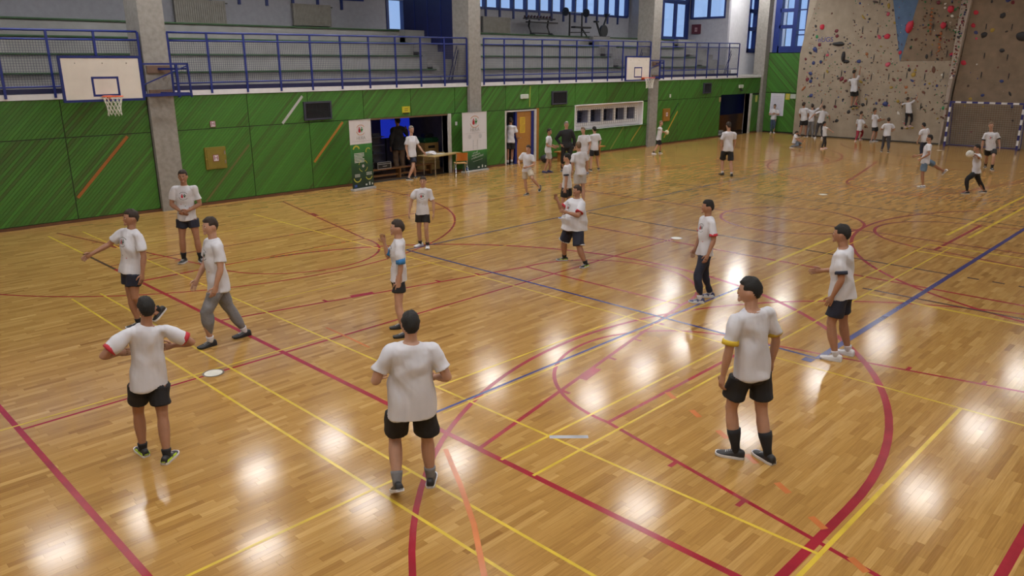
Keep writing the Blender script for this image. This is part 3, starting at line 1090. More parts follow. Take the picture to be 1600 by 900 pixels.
# ---- flat logo of two figures in a broken ring (print)
C_RED = mat('print_red', (0.42, 0.015, 0.03), 0.6)
C_GRN = mat('print_green', (0.03, 0.20, 0.05), 0.6)
C_ORG = mat('print_orange', (0.55, 0.22, 0.06), 0.6)
C_GRY = mat('print_grey', (0.42, 0.42, 0.43), 0.6)
C_WHT = mat('print_white', (0.55, 0.6, 0.55), 0.6)
C_YEL = mat('print_yellow_green', (0.42, 0.42, 0.05), 0.6)
C_BLU = mat('print_blue', (0.03, 0.07, 0.25), 0.6)

def ell(cx, cy, rx, ry, n=18):
    return [(cx + rx * math.cos(2 * math.pi * k / n), cy + ry * math.sin(2 * math.pi * k / n)) for k in range(n)]

def ring_poly(r0, r1, a0, a1, n=14, sx=1.0):
    out = []
    for i in range(n):
        a = [math.radians(a0 + (a1 - a0) * t / n) for t in (i, i + 1)]
        out.append([(sx * r0 * math.cos(a[0]), r0 * math.sin(a[0])), (sx * r1 * math.cos(a[0]), r1 * math.sin(a[0])),
                    (sx * r1 * math.cos(a[1]), r1 * math.sin(a[1])), (sx * r0 * math.cos(a[1]), r0 * math.sin(a[1]))])
    return out
LOGO = [(0, [ell(-0.27, 0.34, 0.11, 0.13), ell(-0.27, -0.16, 0.24, 0.28), [(-0.5, 0.2), (-0.04, 0.2), (-0.16, -0.1), (-0.38, -0.1)]]),
        (1, [ell(0.27, 0.34, 0.11, 0.13), [(0.0, 0.2), (0.27, 0.13), (0.54, 0.2), (0.5, 0.0), (0.4, -0.12), (0.27, -0.46), (0.14, -0.12), (0.04, 0.0)]]),
        (2, ring_poly(0.80, 0.88, 35, 150, 12, 1.15)),
        (3, ring_poly(0.80, 0.88, 195, 325, 12, 1.15))]
LOGO_M = [C_RED, C_GRN, C_ORG, C_ORG]

def flat_logo(parent, place, s, name='printed_logo'):
    mb = MB()
    for mi, polys in LOGO:
        for p in polys:
            mb.add([place(u * s, v * s) for u, v in p], [tuple(range(len(p)))], mi)
    me = bpy.data.meshes.new(name)
    me.from_pydata(mb.v, [], mb.f)
    me.polygons.foreach_set('material_index', mb.mi)
    for mm in LOGO_M:
        me.materials.append(mm)
    return link(name, me, parent)

# ---- roll-up banners
def banner_material(name, split, h):
    mt = bpy.data.materials.new(name)
    mt.use_nodes = True
    nt = mt.node_tree
    b = nt.nodes['Principled BSDF']
    tc = nt.nodes.new('ShaderNodeTexCoord')
    sx = nt.nodes.new('ShaderNodeSeparateXYZ')
    nt.links.new(tc.outputs['Object'], sx.inputs['Vector'])
    mr = nt.nodes.new('ShaderNodeMapRange')
    mr.inputs['From Max'].default_value = h
    nt.links.new(sx.outputs['Z'], mr.inputs['Value'])
    cr = nt.nodes.new('ShaderNodeValToRGB')
    e = cr.color_ramp.elements
    e[0].position = 0.0
    e[0].color = (0.008, 0.02, 0.016, 1)
    e[1].position = split + 0.002
    e[1].color = (0.62, 0.61, 0.64, 1)
    k = e.new(split)
    k.color = (0.035, 0.20, 0.035, 1)
    k = e.new(split * 0.5)
    k.color = (0.012, 0.055, 0.024, 1)
    nt.links.new(mr.outputs['Result'], cr.inputs['Fac'])
    nt.links.new(cr.outputs['Color'], b.inputs['Base Color'])
    b.inputs['Roughness'].default_value = 0.5
    return mt

def banner(loc, label, w, h, split, rot, kind):
    t = thing('rollup_banner', label, 'banner', loc, 'roll-up banners', rotz=rot)
    bm_ = MB()
    n = 12
    v, f = [], []
    for i in range(n + 1):
        for s in (0, 1):
            x = w * i / n
            y = 0.006 * math.sin(i * 1.3)
            v += [(x, y, 0.06 + s * (h - 0.06))]
    for i in range(n):
        f.append((2 * i, 2 * i + 2, 2 * i + 3, 2 * i + 1))
    v2 = [(p[0], p[1] + 0.006, p[2]) for p in v]
    o = len(v)
    f2 = [tuple(reversed([k + o for k in q])) for q in f]
    bm_.add(v + v2, f + f2)
    bm_.obj('banner_sheet', banner_material('banner_print_%d' % kind, split, h), t, label='white over dark green printed sheet')
    MB().bevel_box(-0.02, -0.1, 0.0, w + 0.02, 0.1, 0.07, 0.012).obj('base_cassette', mat('silver_cassette', (0.5, 0.5, 0.5), 0.35, 0.3), t)
    MB().box(-0.005, -0.012, h - 0.012, w + 0.005, 0.014, h + 0.012).obj('top_bar', mat('silver_cassette', (0, 0, 0)), t)
    MB().bar((w / 2, 0.06, 0.05), (w / 2, 0.03, h), 0.015).obj('support_pole', STEEL, t)
    yy = -0.012
    s = 0.2 * w if kind == 1 else 0.185 * w
    lz = h * (0.86 if kind == 1 else 0.845)
    flat_logo(t, lambda u, q: (w * 0.5 + u, yy, lz + q), s * 1.05)
    text('printed_word', 'HERA', 0.19 * (w / 0.9) * (0.8 if kind == 1 else 0.72), C_GRY, t, (w * 0.5, yy, h * (0.745 if kind == 1 else 0.715)), (math.pi / 2, 0, 0), label='grey word HERA')
    MB().box(w * 0.08, yy - 0.001, h * (0.70 if kind == 1 else 0.655), w * 0.92, yy + 0.004, h * (0.70 if kind == 1 else 0.655) + 0.008).obj('printed_rule', C_GRY, t)
    if kind == 1:
        def arcp(cx, cz, r0, r1, a0, a1, m_, nm='printed_arc'):
            mb = MB()
            for p in ring_poly(r0, r1, a0, a1, 12):
                mb.add([(cx + u, yy, cz + q) for u, q in p], [(0, 1, 2, 3)])
            me = bpy.data.meshes.new(nm)
            me.from_pydata(mb.v, [], mb.f)
            me.materials.append(m_)
            link(nm, me, t)
        arcp(0.25 * w, 1.27, 0.10, 0.15, 15, 165, C_YEL)
        arcp(0.80 * w, 1.21, 0.08, 0.11, 30, 200, C_YEL)
        arcp(0.53 * w, 0.76, 0.17, 0.19, 20, 75, C_YEL)
        arcp(0.53 * w, 0.76, 0.17, 0.19, 110, 165, C_YEL)
        arcp(0.53 * w, 0.76, 0.17, 0.19, 200, 255, C_YEL)
        arcp(0.53 * w, 0.76, 0.17, 0.19, 290, 345, C_YEL)
        arcp(0.53 * w, 0.76, 0.0, 0.05, 0, 360, C_GRY)
        arcp(0.24 * w, 0.42, 0.13, 0.165, 190, 340, C_YEL)
        arcp(0.78 * w, 0.45, 0.12, 0.15, 200, 340, C_YEL)
        lines = MB()
        for k in range(7):
            lines.box(0.14 * w, yy, 1.15 - 0.045 * k, (0.60 if k != 3 else 0.52) * w, yy + 0.003, 1.172 - 0.045 * k)
        for k in range(3):
            lines.box(0.12 * w, yy, 0.50 - 0.035 * k, 0.36 * w, yy + 0.003, 0.515 - 0.035 * k)
            lines.box(0.66 * w, yy, 0.53 - 0.035 * k, 0.92 * w, yy + 0.003, 0.545 - 0.035 * k)
        lines.obj('printed_text_lines', C_WHT, t, kind='stuff')
    else:
        sc_ = MB()
        rs = random.Random(3)
        for k, (xa, xb) in enumerate(((0.40, 0.60), (0.36, 0.68), (0.34, 0.84))):
            x, zb = xa, 0.66 - 0.10 * k
            while x < xb:
                h1, st = rs.uniform(0.03, 0.085), rs.uniform(0.016, 0.03)
                zz = zb + (x - xa) * 0.16 * w
                p = [(x * w, zz), ((x + st * 0.5) * w + 0.012, zz + h1), ((x + st * 0.8) * w, zz + h1 * 0.3), ((x + st * 1.4) * w, zz + 0.012)]
                for a, b in zip(p[:-1], p[1:]):
                    sc_.bar((a[0], yy, a[1]), (b[0], yy, b[1]), 0.009, 0.003)
                x += st * 1.5
        sc_.obj('handwriting', C_WHT, t, kind='stuff', label='white handwritten print')
        MB().add([(w * 0.4, yy, 0.37), (w * 0.8, yy, 0.45), (w * 0.8, yy, 0.458), (w * 0.4, yy, 0.378)], [(0, 1, 2, 3)]).obj('printed_rule', C_WHT, t)
        for cx in (0.28, 0.72):
            mb = MB()
            for p in ring_poly(0.0, 0.085, 0, 360, 16):
                mb.add([(cx * w + u, yy, 1.30 + q) for u, q in p], [(0, 1, 2, 3)])
            mb.obj('printed_disc', mat('print_pale_grey', (0.5, 0.5, 0.53), 0.6), t)
        ln = MB()
        for (a, b, c, d) in ((0.42, 0.82, 0.43, 1.18), (0.59, 0.82, 0.60, 1.18), (0.42, 0.95, 0.60, 0.956)):
            ln.box(a * w, yy, b, c * w, yy + 0.003, d)
        ln.obj('printed_lines', C_GRY, t)
    mb = MB()
    mb.box(0.08 * w, yy, 0.11, 0.2 * w, yy + 0.003, 0.19)
    mb.obj('printed_flag', C_BLU, t)
    mb = MB()
    for cx, ww, hh in ((0.60, 0.08, 0.05), (0.77, 0.05, 0.10), (0.9, 0.05, 0.06)):
        mb.box(cx * w, yy, 0.13, (cx + ww) * w, yy + 0.003, 0.13 + hh)
    mb.obj('printed_marks', C_WHT, t)
    return t
banner((8.74, 12.1, 0.0), 'narrow roll-up banner, white top and dark green text below, left of the open doorway', 0.88, 2.19, 0.66, math.radians(6), 1)
banner((13.9, 12.62, 0.0), 'wide roll-up banner, mostly white with two figures, in front of the second pillar', 1.26, 2.16, 0.365, math.radians(2), 2)

# ---- wall fittings
def fixture(name, label, cat, loc):
    return thing(name, label, cat, loc)

VENTM = mat('vent_frame_grey', (0.05, 0.05, 0.075), 0.5, 0.3)
for (x0, x1, z0, z1, lab) in ((7.78, 8.76, 2.2, 2.76, 'dark louvred wall vent over the left banner'), (19.26, 20.2, 2.23, 2.77, 'dark louvred wall vent right of the orange door'),
                              (31.02, 31.76, 2.34, 2.87, 'small dark wall vent near the far passage')):
    t = fixture('wall_vent', lab, 'vent', (x0, YW - 0.02, z0))
    t['group'] = 'wall vents'
    w, h = x1 - x0, z1 - z0
    fr = MB()
    e = 0.055
    fr.box(0, -0.04, 0, w, 0.03, e)
    fr.box(0, -0.04, h - e, w, 0.03, h)
    fr.box(0, -0.04, e, e, 0.03, h - e)
    fr.box(w - e, -0.04, e, w, 0.03, h - e)
    fr.obj('frame', VENTM, t)
    MB().box(e, 0.012, e, w - e, 0.018, h - e).obj('backing', BLACK, t)
    sl = MB()
    k = e + 0.02
    while k < w - e:
        sl.bar((k, -0.012, e), (k, -0.012, h - e), 0.012, 0.03, up=(0, 1, 0))
        k += 0.045
    sl.obj('slat', mat('vent_slat', (0.03, 0.03, 0.035), 0.5), t, kind='stuff')

def box_sign(x, z, w, h, letter, col, tcol, parent, y=-0.004, size=0.9):
    MB().box(x, y - 0.003, z, x + w, y + 0.002, z + h).obj('sign_plate', col, parent)
    e = w * 0.1
    text('sign_letter', letter, h * size, tcol, parent, (x + w / 2, y - 0.005, z + h / 2), (math.pi / 2, 0, 0))
SIGNW = mat('sign_white', (0.6, 0.55, 0.6), 0.5)
SIGNR = mat('sign_dark_red', (0.22, 0.02, 0.06), 0.5)
OLIVE = mat('olive_yellow_paint', (0.20, 0.155, 0.022), 0.5)
t = fixture('hydrant_cabinet', 'olive yellow square wall cabinet with an H sign, right of the first pillar', 'cabinet', (4.53, YW, 1.0))
MB().bevel_box(0, -0.05, 0, 0.62, 0.03, 0.62, 0.01).obj('body', OLIVE, t)
MB().bevel_box(0.05, -0.062, 0.05, 0.57, -0.045, 0.57, 0.005).obj('door', OLIVE, t)
MB().bevel_box(0.55, -0.075, 0.14, 0.59, -0.05, 0.24, 0.004).obj('hinge', STEEL, t)
MB().bevel_box(0.55, -0.075, 0.40, 0.59, -0.05, 0.50, 0.004).obj('hinge', STEEL, t)
MB().box(0.0, -0.06, 0.29, 0.1, -0.045, 0.31).obj('latch', mat('brass_latch', (0.4, 0.28, 0.07), 0.35, 0.8), t)
MB().box(0.215, -0.066, 0.215, 0.385, -0.061, 0.405).obj('sign_border', SIGNR, t)
MB().box(0.23, -0.070, 0.23, 0.37, -0.064, 0.39).obj('sign_plate', SIGNW, t)
text('sign_letter', 'H', 0.17, SIGNR, t, (0.30, -0.072, 0.31), (math.pi / 2, 0, 0))

t = fixture('hydrant_sign', 'small white and dark red H sign on the upper boards', 'sign', (4.79, YW, 2.17))
MB().box(0, -0.012, 0, 0.16, 0.01, 0.17).obj('sign_border', SIGNR, t)
MB().box(0.015, -0.015, 0.015, 0.145, -0.01, 0.155).obj('sign_plate', SIGNW, t)
text('sign_letter', 'H', 0.15, SIGNR, t, (0.08, -0.017, 0.085), (math.pi / 2, 0, 0))

t = fixture('hydrant_cabinet', 'orange brown wall cabinet with a white symbol right of the third pillar', 'cabinet', (27.42, YW, 1.12))
MB().bevel_box(0, -0.05, 0, 0.6, 0.03, 0.61, 0.01).obj('body', mat('orange_brown_paint', (0.28, 0.14, 0.02), 0.5), t)
MB().bevel_box(0.04, -0.06, 0.04, 0.56, -0.045, 0.57, 0.005).obj('door', mat('orange_brown_paint', (0, 0, 0)), t)
MB().box(0.23, -0.066, 0.24, 0.37, -0.058, 0.42).obj('sign_plate', SIGNW, t)
text('sign_letter', 'H', 0.15, SIGNR, t, (0.30, -0.068, 0.33), (math.pi / 2, 0, 0))

t = fixture('fire_alarm_box', 'dark red fire hydrant box on the gallery side wall under the windows', 'box', (35.39, 16.67, 5.44))
MB().bevel_box(-0.06, -0.58, 0, 0.01, 0, 0.52, 0.01).obj('body', mat('dark_red_box', (0.09, 0.012, 0.02), 0.5), t)
MB().box(-0.066, -0.38, 0.12, -0.06, -0.22, 0.34).obj('sign_plate', mat('sign_pale_pink', (0.42, 0.25, 0.25), 0.5), t)
text('sign_letter', 'H', 0.2, mat('dark_red_box', (0, 0, 0)), t, (-0.068, -0.30, 0.23), (math.pi / 2, 0, -math.pi / 2))

t = fixture('exit_sign', 'yellow sign over the open doorway with a dark lower edge', 'sign', (11.57, YW - 0.005, 2.23))
MB().box(0, -0.02, 0.03, 0.33, 0.01, 0.235).obj('plate', mat('sign_yellow', (0.48, 0.42, 0.02), 0.5), t)
MB().box(0.06, -0.03, -0.005, 0.27, 0.01, 0.03).obj('lower_edge', BLACK, t)
mb = MB()
for k in range(2):
    mb.box(0.09, -0.022, 0.09 + 0.06 * k, 0.24, -0.019, 0.115 + 0.06 * k)
mb.obj('printed_lines', mat('olive_print', (0.2, 0.16, 0.02), 0.6), t)
for (x, z, lab, blk) in ((17.42, 2.5, 'white emergency light box over the orange door', 0), (34.72, 2.5, 'white emergency light box over the far passage with a black camera below', 1)):
    t = fixture('emergency_light', lab, 'light', (x, YW, z))
    MB().bevel_box(0, -0.07, 0.03, 0.42, 0.02, 0.2, 0.015).obj('body', mat('white_plastic', (0.62, 0.64, 0.62), 0.4), t)
    MB().bevel_box(0.03, -0.085, 0.05, 0.39, -0.065, 0.18, 0.008).obj('lens', mat('pale_lens', (0.5, 0.56, 0.5), 0.2), t)
    if blk:
        MB().tube([(0.21, -0.02, 0.03), (0.21, -0.05, -0.06), (0.2, -0.14, -0.1)], 0.05, 8).obj('camera', BLK, t)
for (x, z, w, h, col, lab) in ((13.98, 1.7, 0.08, 0.13, (0.6, 0.6, 0.6), 'small white wall switch beside the doorway post'),
                               (27.95, 2.24, 0.1, 0.16, (0.6, 0.6, 0.55), 'small white sensor on the joint right of the third pillar'),
                               (32.72, 1.86, 0.14, 0.24, (0.36, 0.26, 0.12), 'small tan box left of the far passage'),
                               (36.75, 1.72, 0.2, 0.36, (0.42, 0.44, 0.10), 'yellow green sticker right of the far passage')):
    t = thing('wall_switch' if h < 0.3 else 'wall_sticker', lab, 'switch' if h < 0.3 else 'sticker', (x, YW, z))
    c_ = mat('plate_%d' % int(x), col, 0.5)
    MB().bevel_box(0, -0.03, 0, w, 0.01, h, 0.006).obj('plate', c_, t)
    MB().bevel_box(w * 0.25, -0.038, h * 0.25, w * 0.75, -0.028, h * 0.75, 0.003).obj('button', c_, t)

# posters of the orange door and the end wall
for (z, lab) in ((1.52, 'upper yellow notice on the orange door'), (1.2, 'lower yellow notice on the orange door')):
    t = thing('notice', lab, 'notice', (17.42, YW + 0.03, z))
    MB().box(0, -0.006, 0, 0.3, 0.002, 0.3).obj('sheet', mat('yellow_paper', (0.55, 0.36, 0.03), 0.6), t)
    mb = MB()
    for k in range(4):
        mb.box(0.05, -0.008, 0.06 + 0.055 * k, 0.25, -0.005, 0.075 + 0.055 * k)
    mb.obj('printed_lines', mat('brown_print', (0.25, 0.14, 0.02), 0.6), t)
def far_poster(y, z, w, h, col, name, lab, nlines):
    t = thing('poster', lab, 'poster', (37.635, y, z))
    MB().box(-0.012, -w, 0, 0.0, 0, h).obj('sheet', mat(name, col, 0.6, var=0.04), t)
    mb = MB()
    for k in range(nlines):
        mb.box(-0.015, -w * 0.88, h * (0.3 + 0.62 * k / nlines), -0.011, -w * 0.12, h * (0.3 + 0.62 * k / nlines) + 0.014)
    mb.obj('printed_lines', mat('pale_print', (0.38, 0.38, 0.46), 0.6), t)
far_poster(12.6, 0.95, 0.82, 1.24, (0.58, 0.57, 0.66), 'poster_white', 'large white poster on the green end boards behind the standing boy', 9)
far_poster(11.72, 1.86, 0.24, 0.32, (0.52, 0.44, 0.03), 'poster_yellow', 'yellow sheet beside the large white poster', 3)
far_poster(11.44, 1.93, 0.31, 0.24, (0.52, 0.55, 0.5), 'poster_small', 'small white sheet near the climbing wall edge', 2)

# ---- radiators of the gallery
rad = None
for (x0, x1, z0, z1, lab) in ((6.62, 8.42, 5.22, 5.98, 'beige panel radiator on the gallery wall beside the first pillar'), (11.08, 12.72, 5.26, 6.04, 'beige panel radiator on the gallery wall between the first two pillars'),
                              (20.9, 22.7, 5.24, 5.95, 'beige panel radiator left of the black dumbbell rack')):
    t = thing('radiator', lab, 'radiator', (x0, 18.86, z0), 'gallery radiators')
    w, h = x1 - x0, z1 - z0
    mb = MB()
    n = 24
    for k in range(n):
        mb.box(w * k / n + 0.004, -0.05, 0.02, w * (k + 1) / n - 0.004, 0.06, h - 0.02)
    mb.obj('fins', mat('beige_radiator', (0.27, 0.25, 0.22), 0.5), t, kind='stuff')
    MB().box(0, -0.045, 0, w, 0.1, 0.03).obj('lower_header', mat('beige_radiator', (0, 0, 0)), t)
    MB().box(0, -0.045, h - 0.03, w, 0.1, h).obj('upper_header', mat('beige_radiator', (0, 0, 0)), t)
    MB().tube([(w, 0.0, h * 0.9), (w + 0.1, 0.0, h * 0.9), (w + 0.1, 0.09, h * 0.9)], 0.015, 6).obj('valve', STEEL, t)

# ---- gym equipment on the gallery
PZ = 5.12
t = thing('dumbbell_rack', 'black two-legged dumbbell rack on the gallery', 'rack', (23.05, 18.0, PZ))
for x in (0.22, 1.55):
    mb = MB()
    mb.tube([(x - 0.1, -0.35, 0.03), (x, 0.0, 0.12), (x - 0.05, 0.1, 0.45), (x - 0.1, 0.0, 0.72)], 0.045, 6)
    mb.tube([(x, 0.0, 0.12), (x + 0.28, 0.35, 0.03)], 0.04, 6)
    mb.obj('leg', BLK, t)
MB().bar((0.22, 0, 0.13), (1.75, 0, 0.13), 0.05).obj('crossbar', BLK, t)
tr = MB()
tr.bar((-0.05, -0.05, 0.62), (1.95, -0.05, 0.62), 0.3, 0.05)
tr.bar((-0.05, 0.12, 0.8), (1.95, 0.12, 0.8), 0.3, 0.05)
tr.obj('tray', BLK, t)
db0 = None
for k in range(8):
    loc = (23.1 + 0.22 * k, 18.12, PZ + 0.885)
    if db0 is None:
        db0 = thing('dumbbell', 'dark dumbbell lying on the black rack', 'dumbbell', loc, 'dumbbells on the rack')
        MB().tube([(0, -0.09, 0), (0, 0.09, 0)], 0.016, 8).obj('grip', STEEL, db0)
        for s in (-1, 1):
            MB().tube([(0, s * 0.08, 0), (0, s * 0.15, 0)], 0.055, 8).obj('weight', mat('dark_red_black', (0.05, 0.015, 0.02), 0.5), db0)
    else:
        copy_tree(db0, loc)
t = thing('weight_bench', 'black barbell bench with two uprights on the gallery', 'bench', (25.7, 17.6, PZ))
mb = MB()
MB().bevel_box(0.2, -0.15, 0.42, 1.5, 0.15, 0.5, 0.02).obj('pad', BLK, t)
for x in (0.0, 0.95):
    MB().bar((x, 0.05, 0), (x, 0.05, 1.15), 0.06).obj('upright', BLK, t)
MB().bar((0.05, 0, 0.2), (1.5, 0, 0.24), 0.05).obj('frame_bar', BLK, t)
MB().bar((0.9, 0, 0.42), (1.3, 0.0, 0.05), 0.05).obj('leg', BLK, t)
MB().bar((1.3, -0.25, 0.025), (1.3, 0.25, 0.025), 0.05).obj('foot', BLK, t)
t = thing('barbell', 'barbell with dark plates resting on the bench uprights', 'barbell', (25.7, 17.65, PZ + 1.165))
MB().tube([(-0.5, 0, 0), (1.45, 0, 0)], 0.015, 8).obj('bar', STEEL, t)
for x in (-0.35, 1.25):
    MB().tube([(x, 0, 0), (x + 0.06, 0, 0)], 0.2, 16).obj('plate', BLK, t)
t = thing('exercise_bike', 'black upright exercise bike on the gallery', 'bike', (27.75, 17.7, PZ))
mb = MB()
fl = MB()
fl.tube([(0.75, -0.06, 0.34), (0.75, 0.06, 0.34)], 0.3, 20)
fl.obj('flywheel', BLK, t)
mb.bar((0.0, 0, 0.04), (0.95, 0, 0.04), 0.08)
mb.bar((0.0, -0.25, 0.03), (0.0, 0.25, 0.03), 0.07)
mb.bar((0.95, -0.25, 0.03), (0.95, 0.25, 0.03), 0.07)
mb.bar((0.55, 0, 0.05), (0.15, 0, 0.75), 0.07)
mb.bar((0.6, 0, 0.3), (0.95, 0, 1.0), 0.07)
mb.obj('frame', BLK, t)
MB().bevel_box(-0.02, -0.12, 0.74, 0.26, 0.12, 0.82, 0.03).obj('saddle', BLK, t)
MB().tube([(0.95, -0.2, 1.15), (1.05, -0.15, 1.2), (0.93, 0, 1.0), (1.05, 0.15, 1.2), (0.95, 0.2, 1.15)], 0.02, 6).obj('handlebar', BLK, t)
MB().bevel_box(0.9, -0.1, 1.02, 0.98, 0.1, 1.2, 0.02).obj('display', BLK, t)

# ---- things in and before the open doorway
t = thing('folding_table', 'long light wood folding table with steel legs at the open doorway', 'table', (13.15, 13.02, 0), rotz=math.radians(12))
MB().bevel_box(-0.82, -0.37, 0.71, 0.82, 0.37, 0.745, 0.006).obj('tabletop', mat('pale_table_wood', (0.40, 0.29, 0.12), 0.45, stretch=(4, 40, 4)), t)
for sx in (-0.62, 0.62):
    for sy in (-0.26, 0.26):
        MB().tube([(sx, sy, 0.0), (sx, sy, 0.71)], 0.017, 8).obj('leg', STEEL, t)
    MB().tube([(sx, -0.33, 0.03), (sx, 0.33, 0.03)], 0.017, 8).obj('foot_bar', STEEL, t)
MB().bar((-0.62, 0, 0.66), (0.62, 0, 0.66), 0.04).obj('frame_bar', STEEL, t)
t = thing('paper_bag', 'crumpled white plastic bag lying on the doorway table', 'bag', (12.72, 13.0, 0.745))
bm = bmesh.new()
bmesh.ops.create_icosphere(bm, subdivisions=3, radius=0.16)
for vv in bm.verts:
    nn = noise.noise(vv.co * 9.0) * 0.05
    vv.co = Vector((vv.co.x * 1.3, vv.co.y, max(0.0, (vv.co.z + 0.09) * 0.55))) + vv.normal * nn
    vv.co.z = max(0.001, vv.co.z)
me = bpy.data.meshes.new('bag_body')
bm.to_mesh(me)
bm.free()
me.materials.append(mat('white_plastic_film', (0.6, 0.6, 0.64), 0.4))
link('bag_body', me, t)
MB().tube([(0.12, 0, 0.03), (0.2, 0.02, 0.09), (0.27, 0.0, 0.03)], 0.012, 6).obj('bag_handle', mat('white_plastic_film', (0, 0, 0)), t)
t = thing('paper_sheet', 'white paper sheet near the bag on the table', 'paper', (13.0, 12.92, 0.746))
MB().box(0, 0, 0, 0.3, 0.21, 0.003).obj('sheet', mat('white_paper', (0.6, 0.6, 0.6), 0.6), t)
t = thing('phone', 'dark flat phone on the right half of the table', 'phone', (13.5, 13.1, 0.745))
MB().bevel_box(0, 0, 0, 0.16, 0.09, 0.012, 0.003).obj('body', BLK, t)
MB().box(0.01, 0.008, 0.012, 0.15, 0.082, 0.0126).obj('screen', DGL, t)

t = thing('chair', 'school chair with orange plywood back and steel legs beside the right banner', 'chair', (13.48, 12.28, 0), rotz=math.radians(62))
PLY = mat('orange_plywood', (0.42, 0.13, 0.02), 0.35, stretch=(3, 25, 3))
mb = MB()
v, f = [], []
n = 8
for i in range(n + 1):
    a = (i / n - 0.5) * 2
    for z in (0, 1):
        v.append((-0.2 - 0.05 * z - 0.05 * (1 - a * a), 0.21 * a, 0.55 + 0.29 * z))
for i in range(n):
    f.append((2 * i, 2 * i + 2, 2 * i + 3, 2 * i + 1))
o = len(v)
v2 = [(p[0] + 0.012, p[1], p[2]) for p in v]
mb.add(v + v2, f + [tuple(reversed([k + o for k in q])) for q in f] + [(0, 1, o + 1, o), (2 * n, o + 2 * n, o + 2 * n + 1, 2 * n + 1)] + [(2 * i + 1, 2 * i + 3, o + 2 * i + 3, o + 2 * i + 1) for i in range(n)] + [(2 * i, o + 2 * i, o + 2 * i + 2, 2 * i + 2) for i in range(n)])
mb.obj('backrest', PLY, t)
MB().bevel_box(-0.2, -0.21, 0.44, 0.21, 0.21, 0.46, 0.008).obj('seat', mat('pale_ply_seat', (0.5, 0.3, 0.12), 0.4), t)
for sy in (-0.2, 0.2):
    MB().tube([(0.2, sy * 1.15, 0.0), (0.14, sy, 0.44), (-0.16, sy, 0.445), (-0.25, sy * 1.0, 0.8)], 0.013, 8).obj('side_frame', STEEL, t)
    MB().tube([(-0.1, sy, 0.44), (-0.26, sy * 1.2, 0.0)], 0.013, 8).obj('leg', STEEL, t)

t = thing('wooden_bench', 'long low wooden bench just inside the open doorway', 'bench', (10.3, 13.57, 0))
MB().bevel_box(0, -0.14, 0.33, 2.95, 0.14, 0.37, 0.008).obj('seat_board', mat('bench_wood', (0.22, 0.10, 0.03), 0.5, stretch=(2, 30, 30)), t)
for x in (0.15, 1.35, 2.75):
    MB().box(x, -0.12, 0, x + 0.05, 0.12, 0.33).obj('leg', mat('bench_wood', (0, 0, 0)), t)
MB().box(0.15, -0.02, 0.1, 2.8, 0.02, 0.16).obj('stretcher', mat('bench_wood', (0, 0, 0)), t)
t = thing('flight_case', 'black equipment case with pale metal edges on the bench', 'case', (10.72, 13.46, 0.38))
MB().bevel_box(0, 0, 0, 0.55, 0.2, 0.22, 0.01).obj('body', BLK, t)
mb = MB()
for (a, b) in (((0, 0, 0), (0.55, 0, 0)), ((0, 0, 0.22), (0.55, 0, 0.22)), ((0, 0, 0), (0, 0, 0.22)), ((0.55, 0, 0), (0.55, 0, 0.22)), ((0, 0, 0.16), (0.55, 0, 0.16))):
    mb.bar(a, b, 0.014)
mb.obj('edge_trim', mat('pale_metal_trim', (0.5, 0.5, 0.5), 0.4, 0.3), t)
MB().tube([(0.2, -0.01, 0.09), (0.2, -0.04, 0.09), (0.35, -0.04, 0.09), (0.35, -0.01, 0.09)], 0.01, 6).obj('handle', mat('pale_metal_trim', (0, 0, 0)), t)
t = thing('storage_rack', 'grey rack with dark trays at the back of the store room', 'rack', (10.6, 14.6, 0))
MB().box(0, 0.3, 0, 1.3, 0.34, 1.45).obj('back_panel', mat('grey_rack', (0.16, 0.16, 0.19), 0.6), t)
for k in range(5):
    MB().box(0, 0, 0.12 + 0.3 * k, 1.3, 0.32, 0.15 + 0.3 * k).obj('shelf', mat('grey_rack', (0, 0, 0)), t)
    MB().bevel_box(0.05, 0.02, 0.15 + 0.3 * k, 0.8, 0.28, 0.27 + 0.3 * k, 0.01).obj('tray', BLK, t)
t = thing('projection_screen', 'glowing blue screen on the wall of the store room', 'screen', (12.42, 15.5, 1.18))
MB().box(0, 0, 0, 1.35, 0.03, 0.78).obj('panel', mat('screen_blue', (0.02, 0.03, 0.2), 0.4, emit=(0.02, 0.05, 0.85), estr=0.4, var=0.02), t)
MB().box(-0.03, 0.005, -0.03, 1.38, 0.045, -0.001).obj('lower_bar', BLK, t)
for x in (0.2, 1.15):
    MB().bar((x, 0.03, -1.18), (x, 0.03, 0.0), 0.04).obj('stand_leg', BLK, t)
text('screen_words', 'HERA', 0.09, mat('screen_dark_text', (0.01, 0.02, 0.2), 0.5), t, (0.55, -0.004, 0.66), (math.pi / 2, 0, 0))
t = thing('vaulting_box', 'wooden vaulting box with a green padded top behind the table', 'vaulting box', (13.35, 14.15, 0))
for k in range(3):
    MB().bevel_box(0.02 * k, 0, 0.34 * k + 0.01, 0.75 - 0.02 * k, 0.5, 0.34 * (k + 1), 0.012).obj('section', TANW, t)
MB().box(0.2, -0.004, 0.82, 0.52, 0.002, 0.92).obj('hand_hole', BLACK, t)
MB().bevel_box(0.02, -0.02, 1.02, 0.73, 0.52, 1.2, 0.05).obj('padded_top', mat('green_pad', (0.012, 0.09, 0.03), 0.5), t)
t = thing('black_case', 'black case lying on the green padded box', 'case', (13.5, 14.25, 1.2))
MB().bevel_box(0, 0, 0, 0.42, 0.3, 0.14, 0.03).obj('body', BLK, t)
MB().tube([(0.12, -0.0, 0.08), (0.12, -0.03, 0.09), (0.3, -0.03, 0.09), (0.3, 0.0, 0.08)], 0.01, 6).obj('handle', BLK, t)

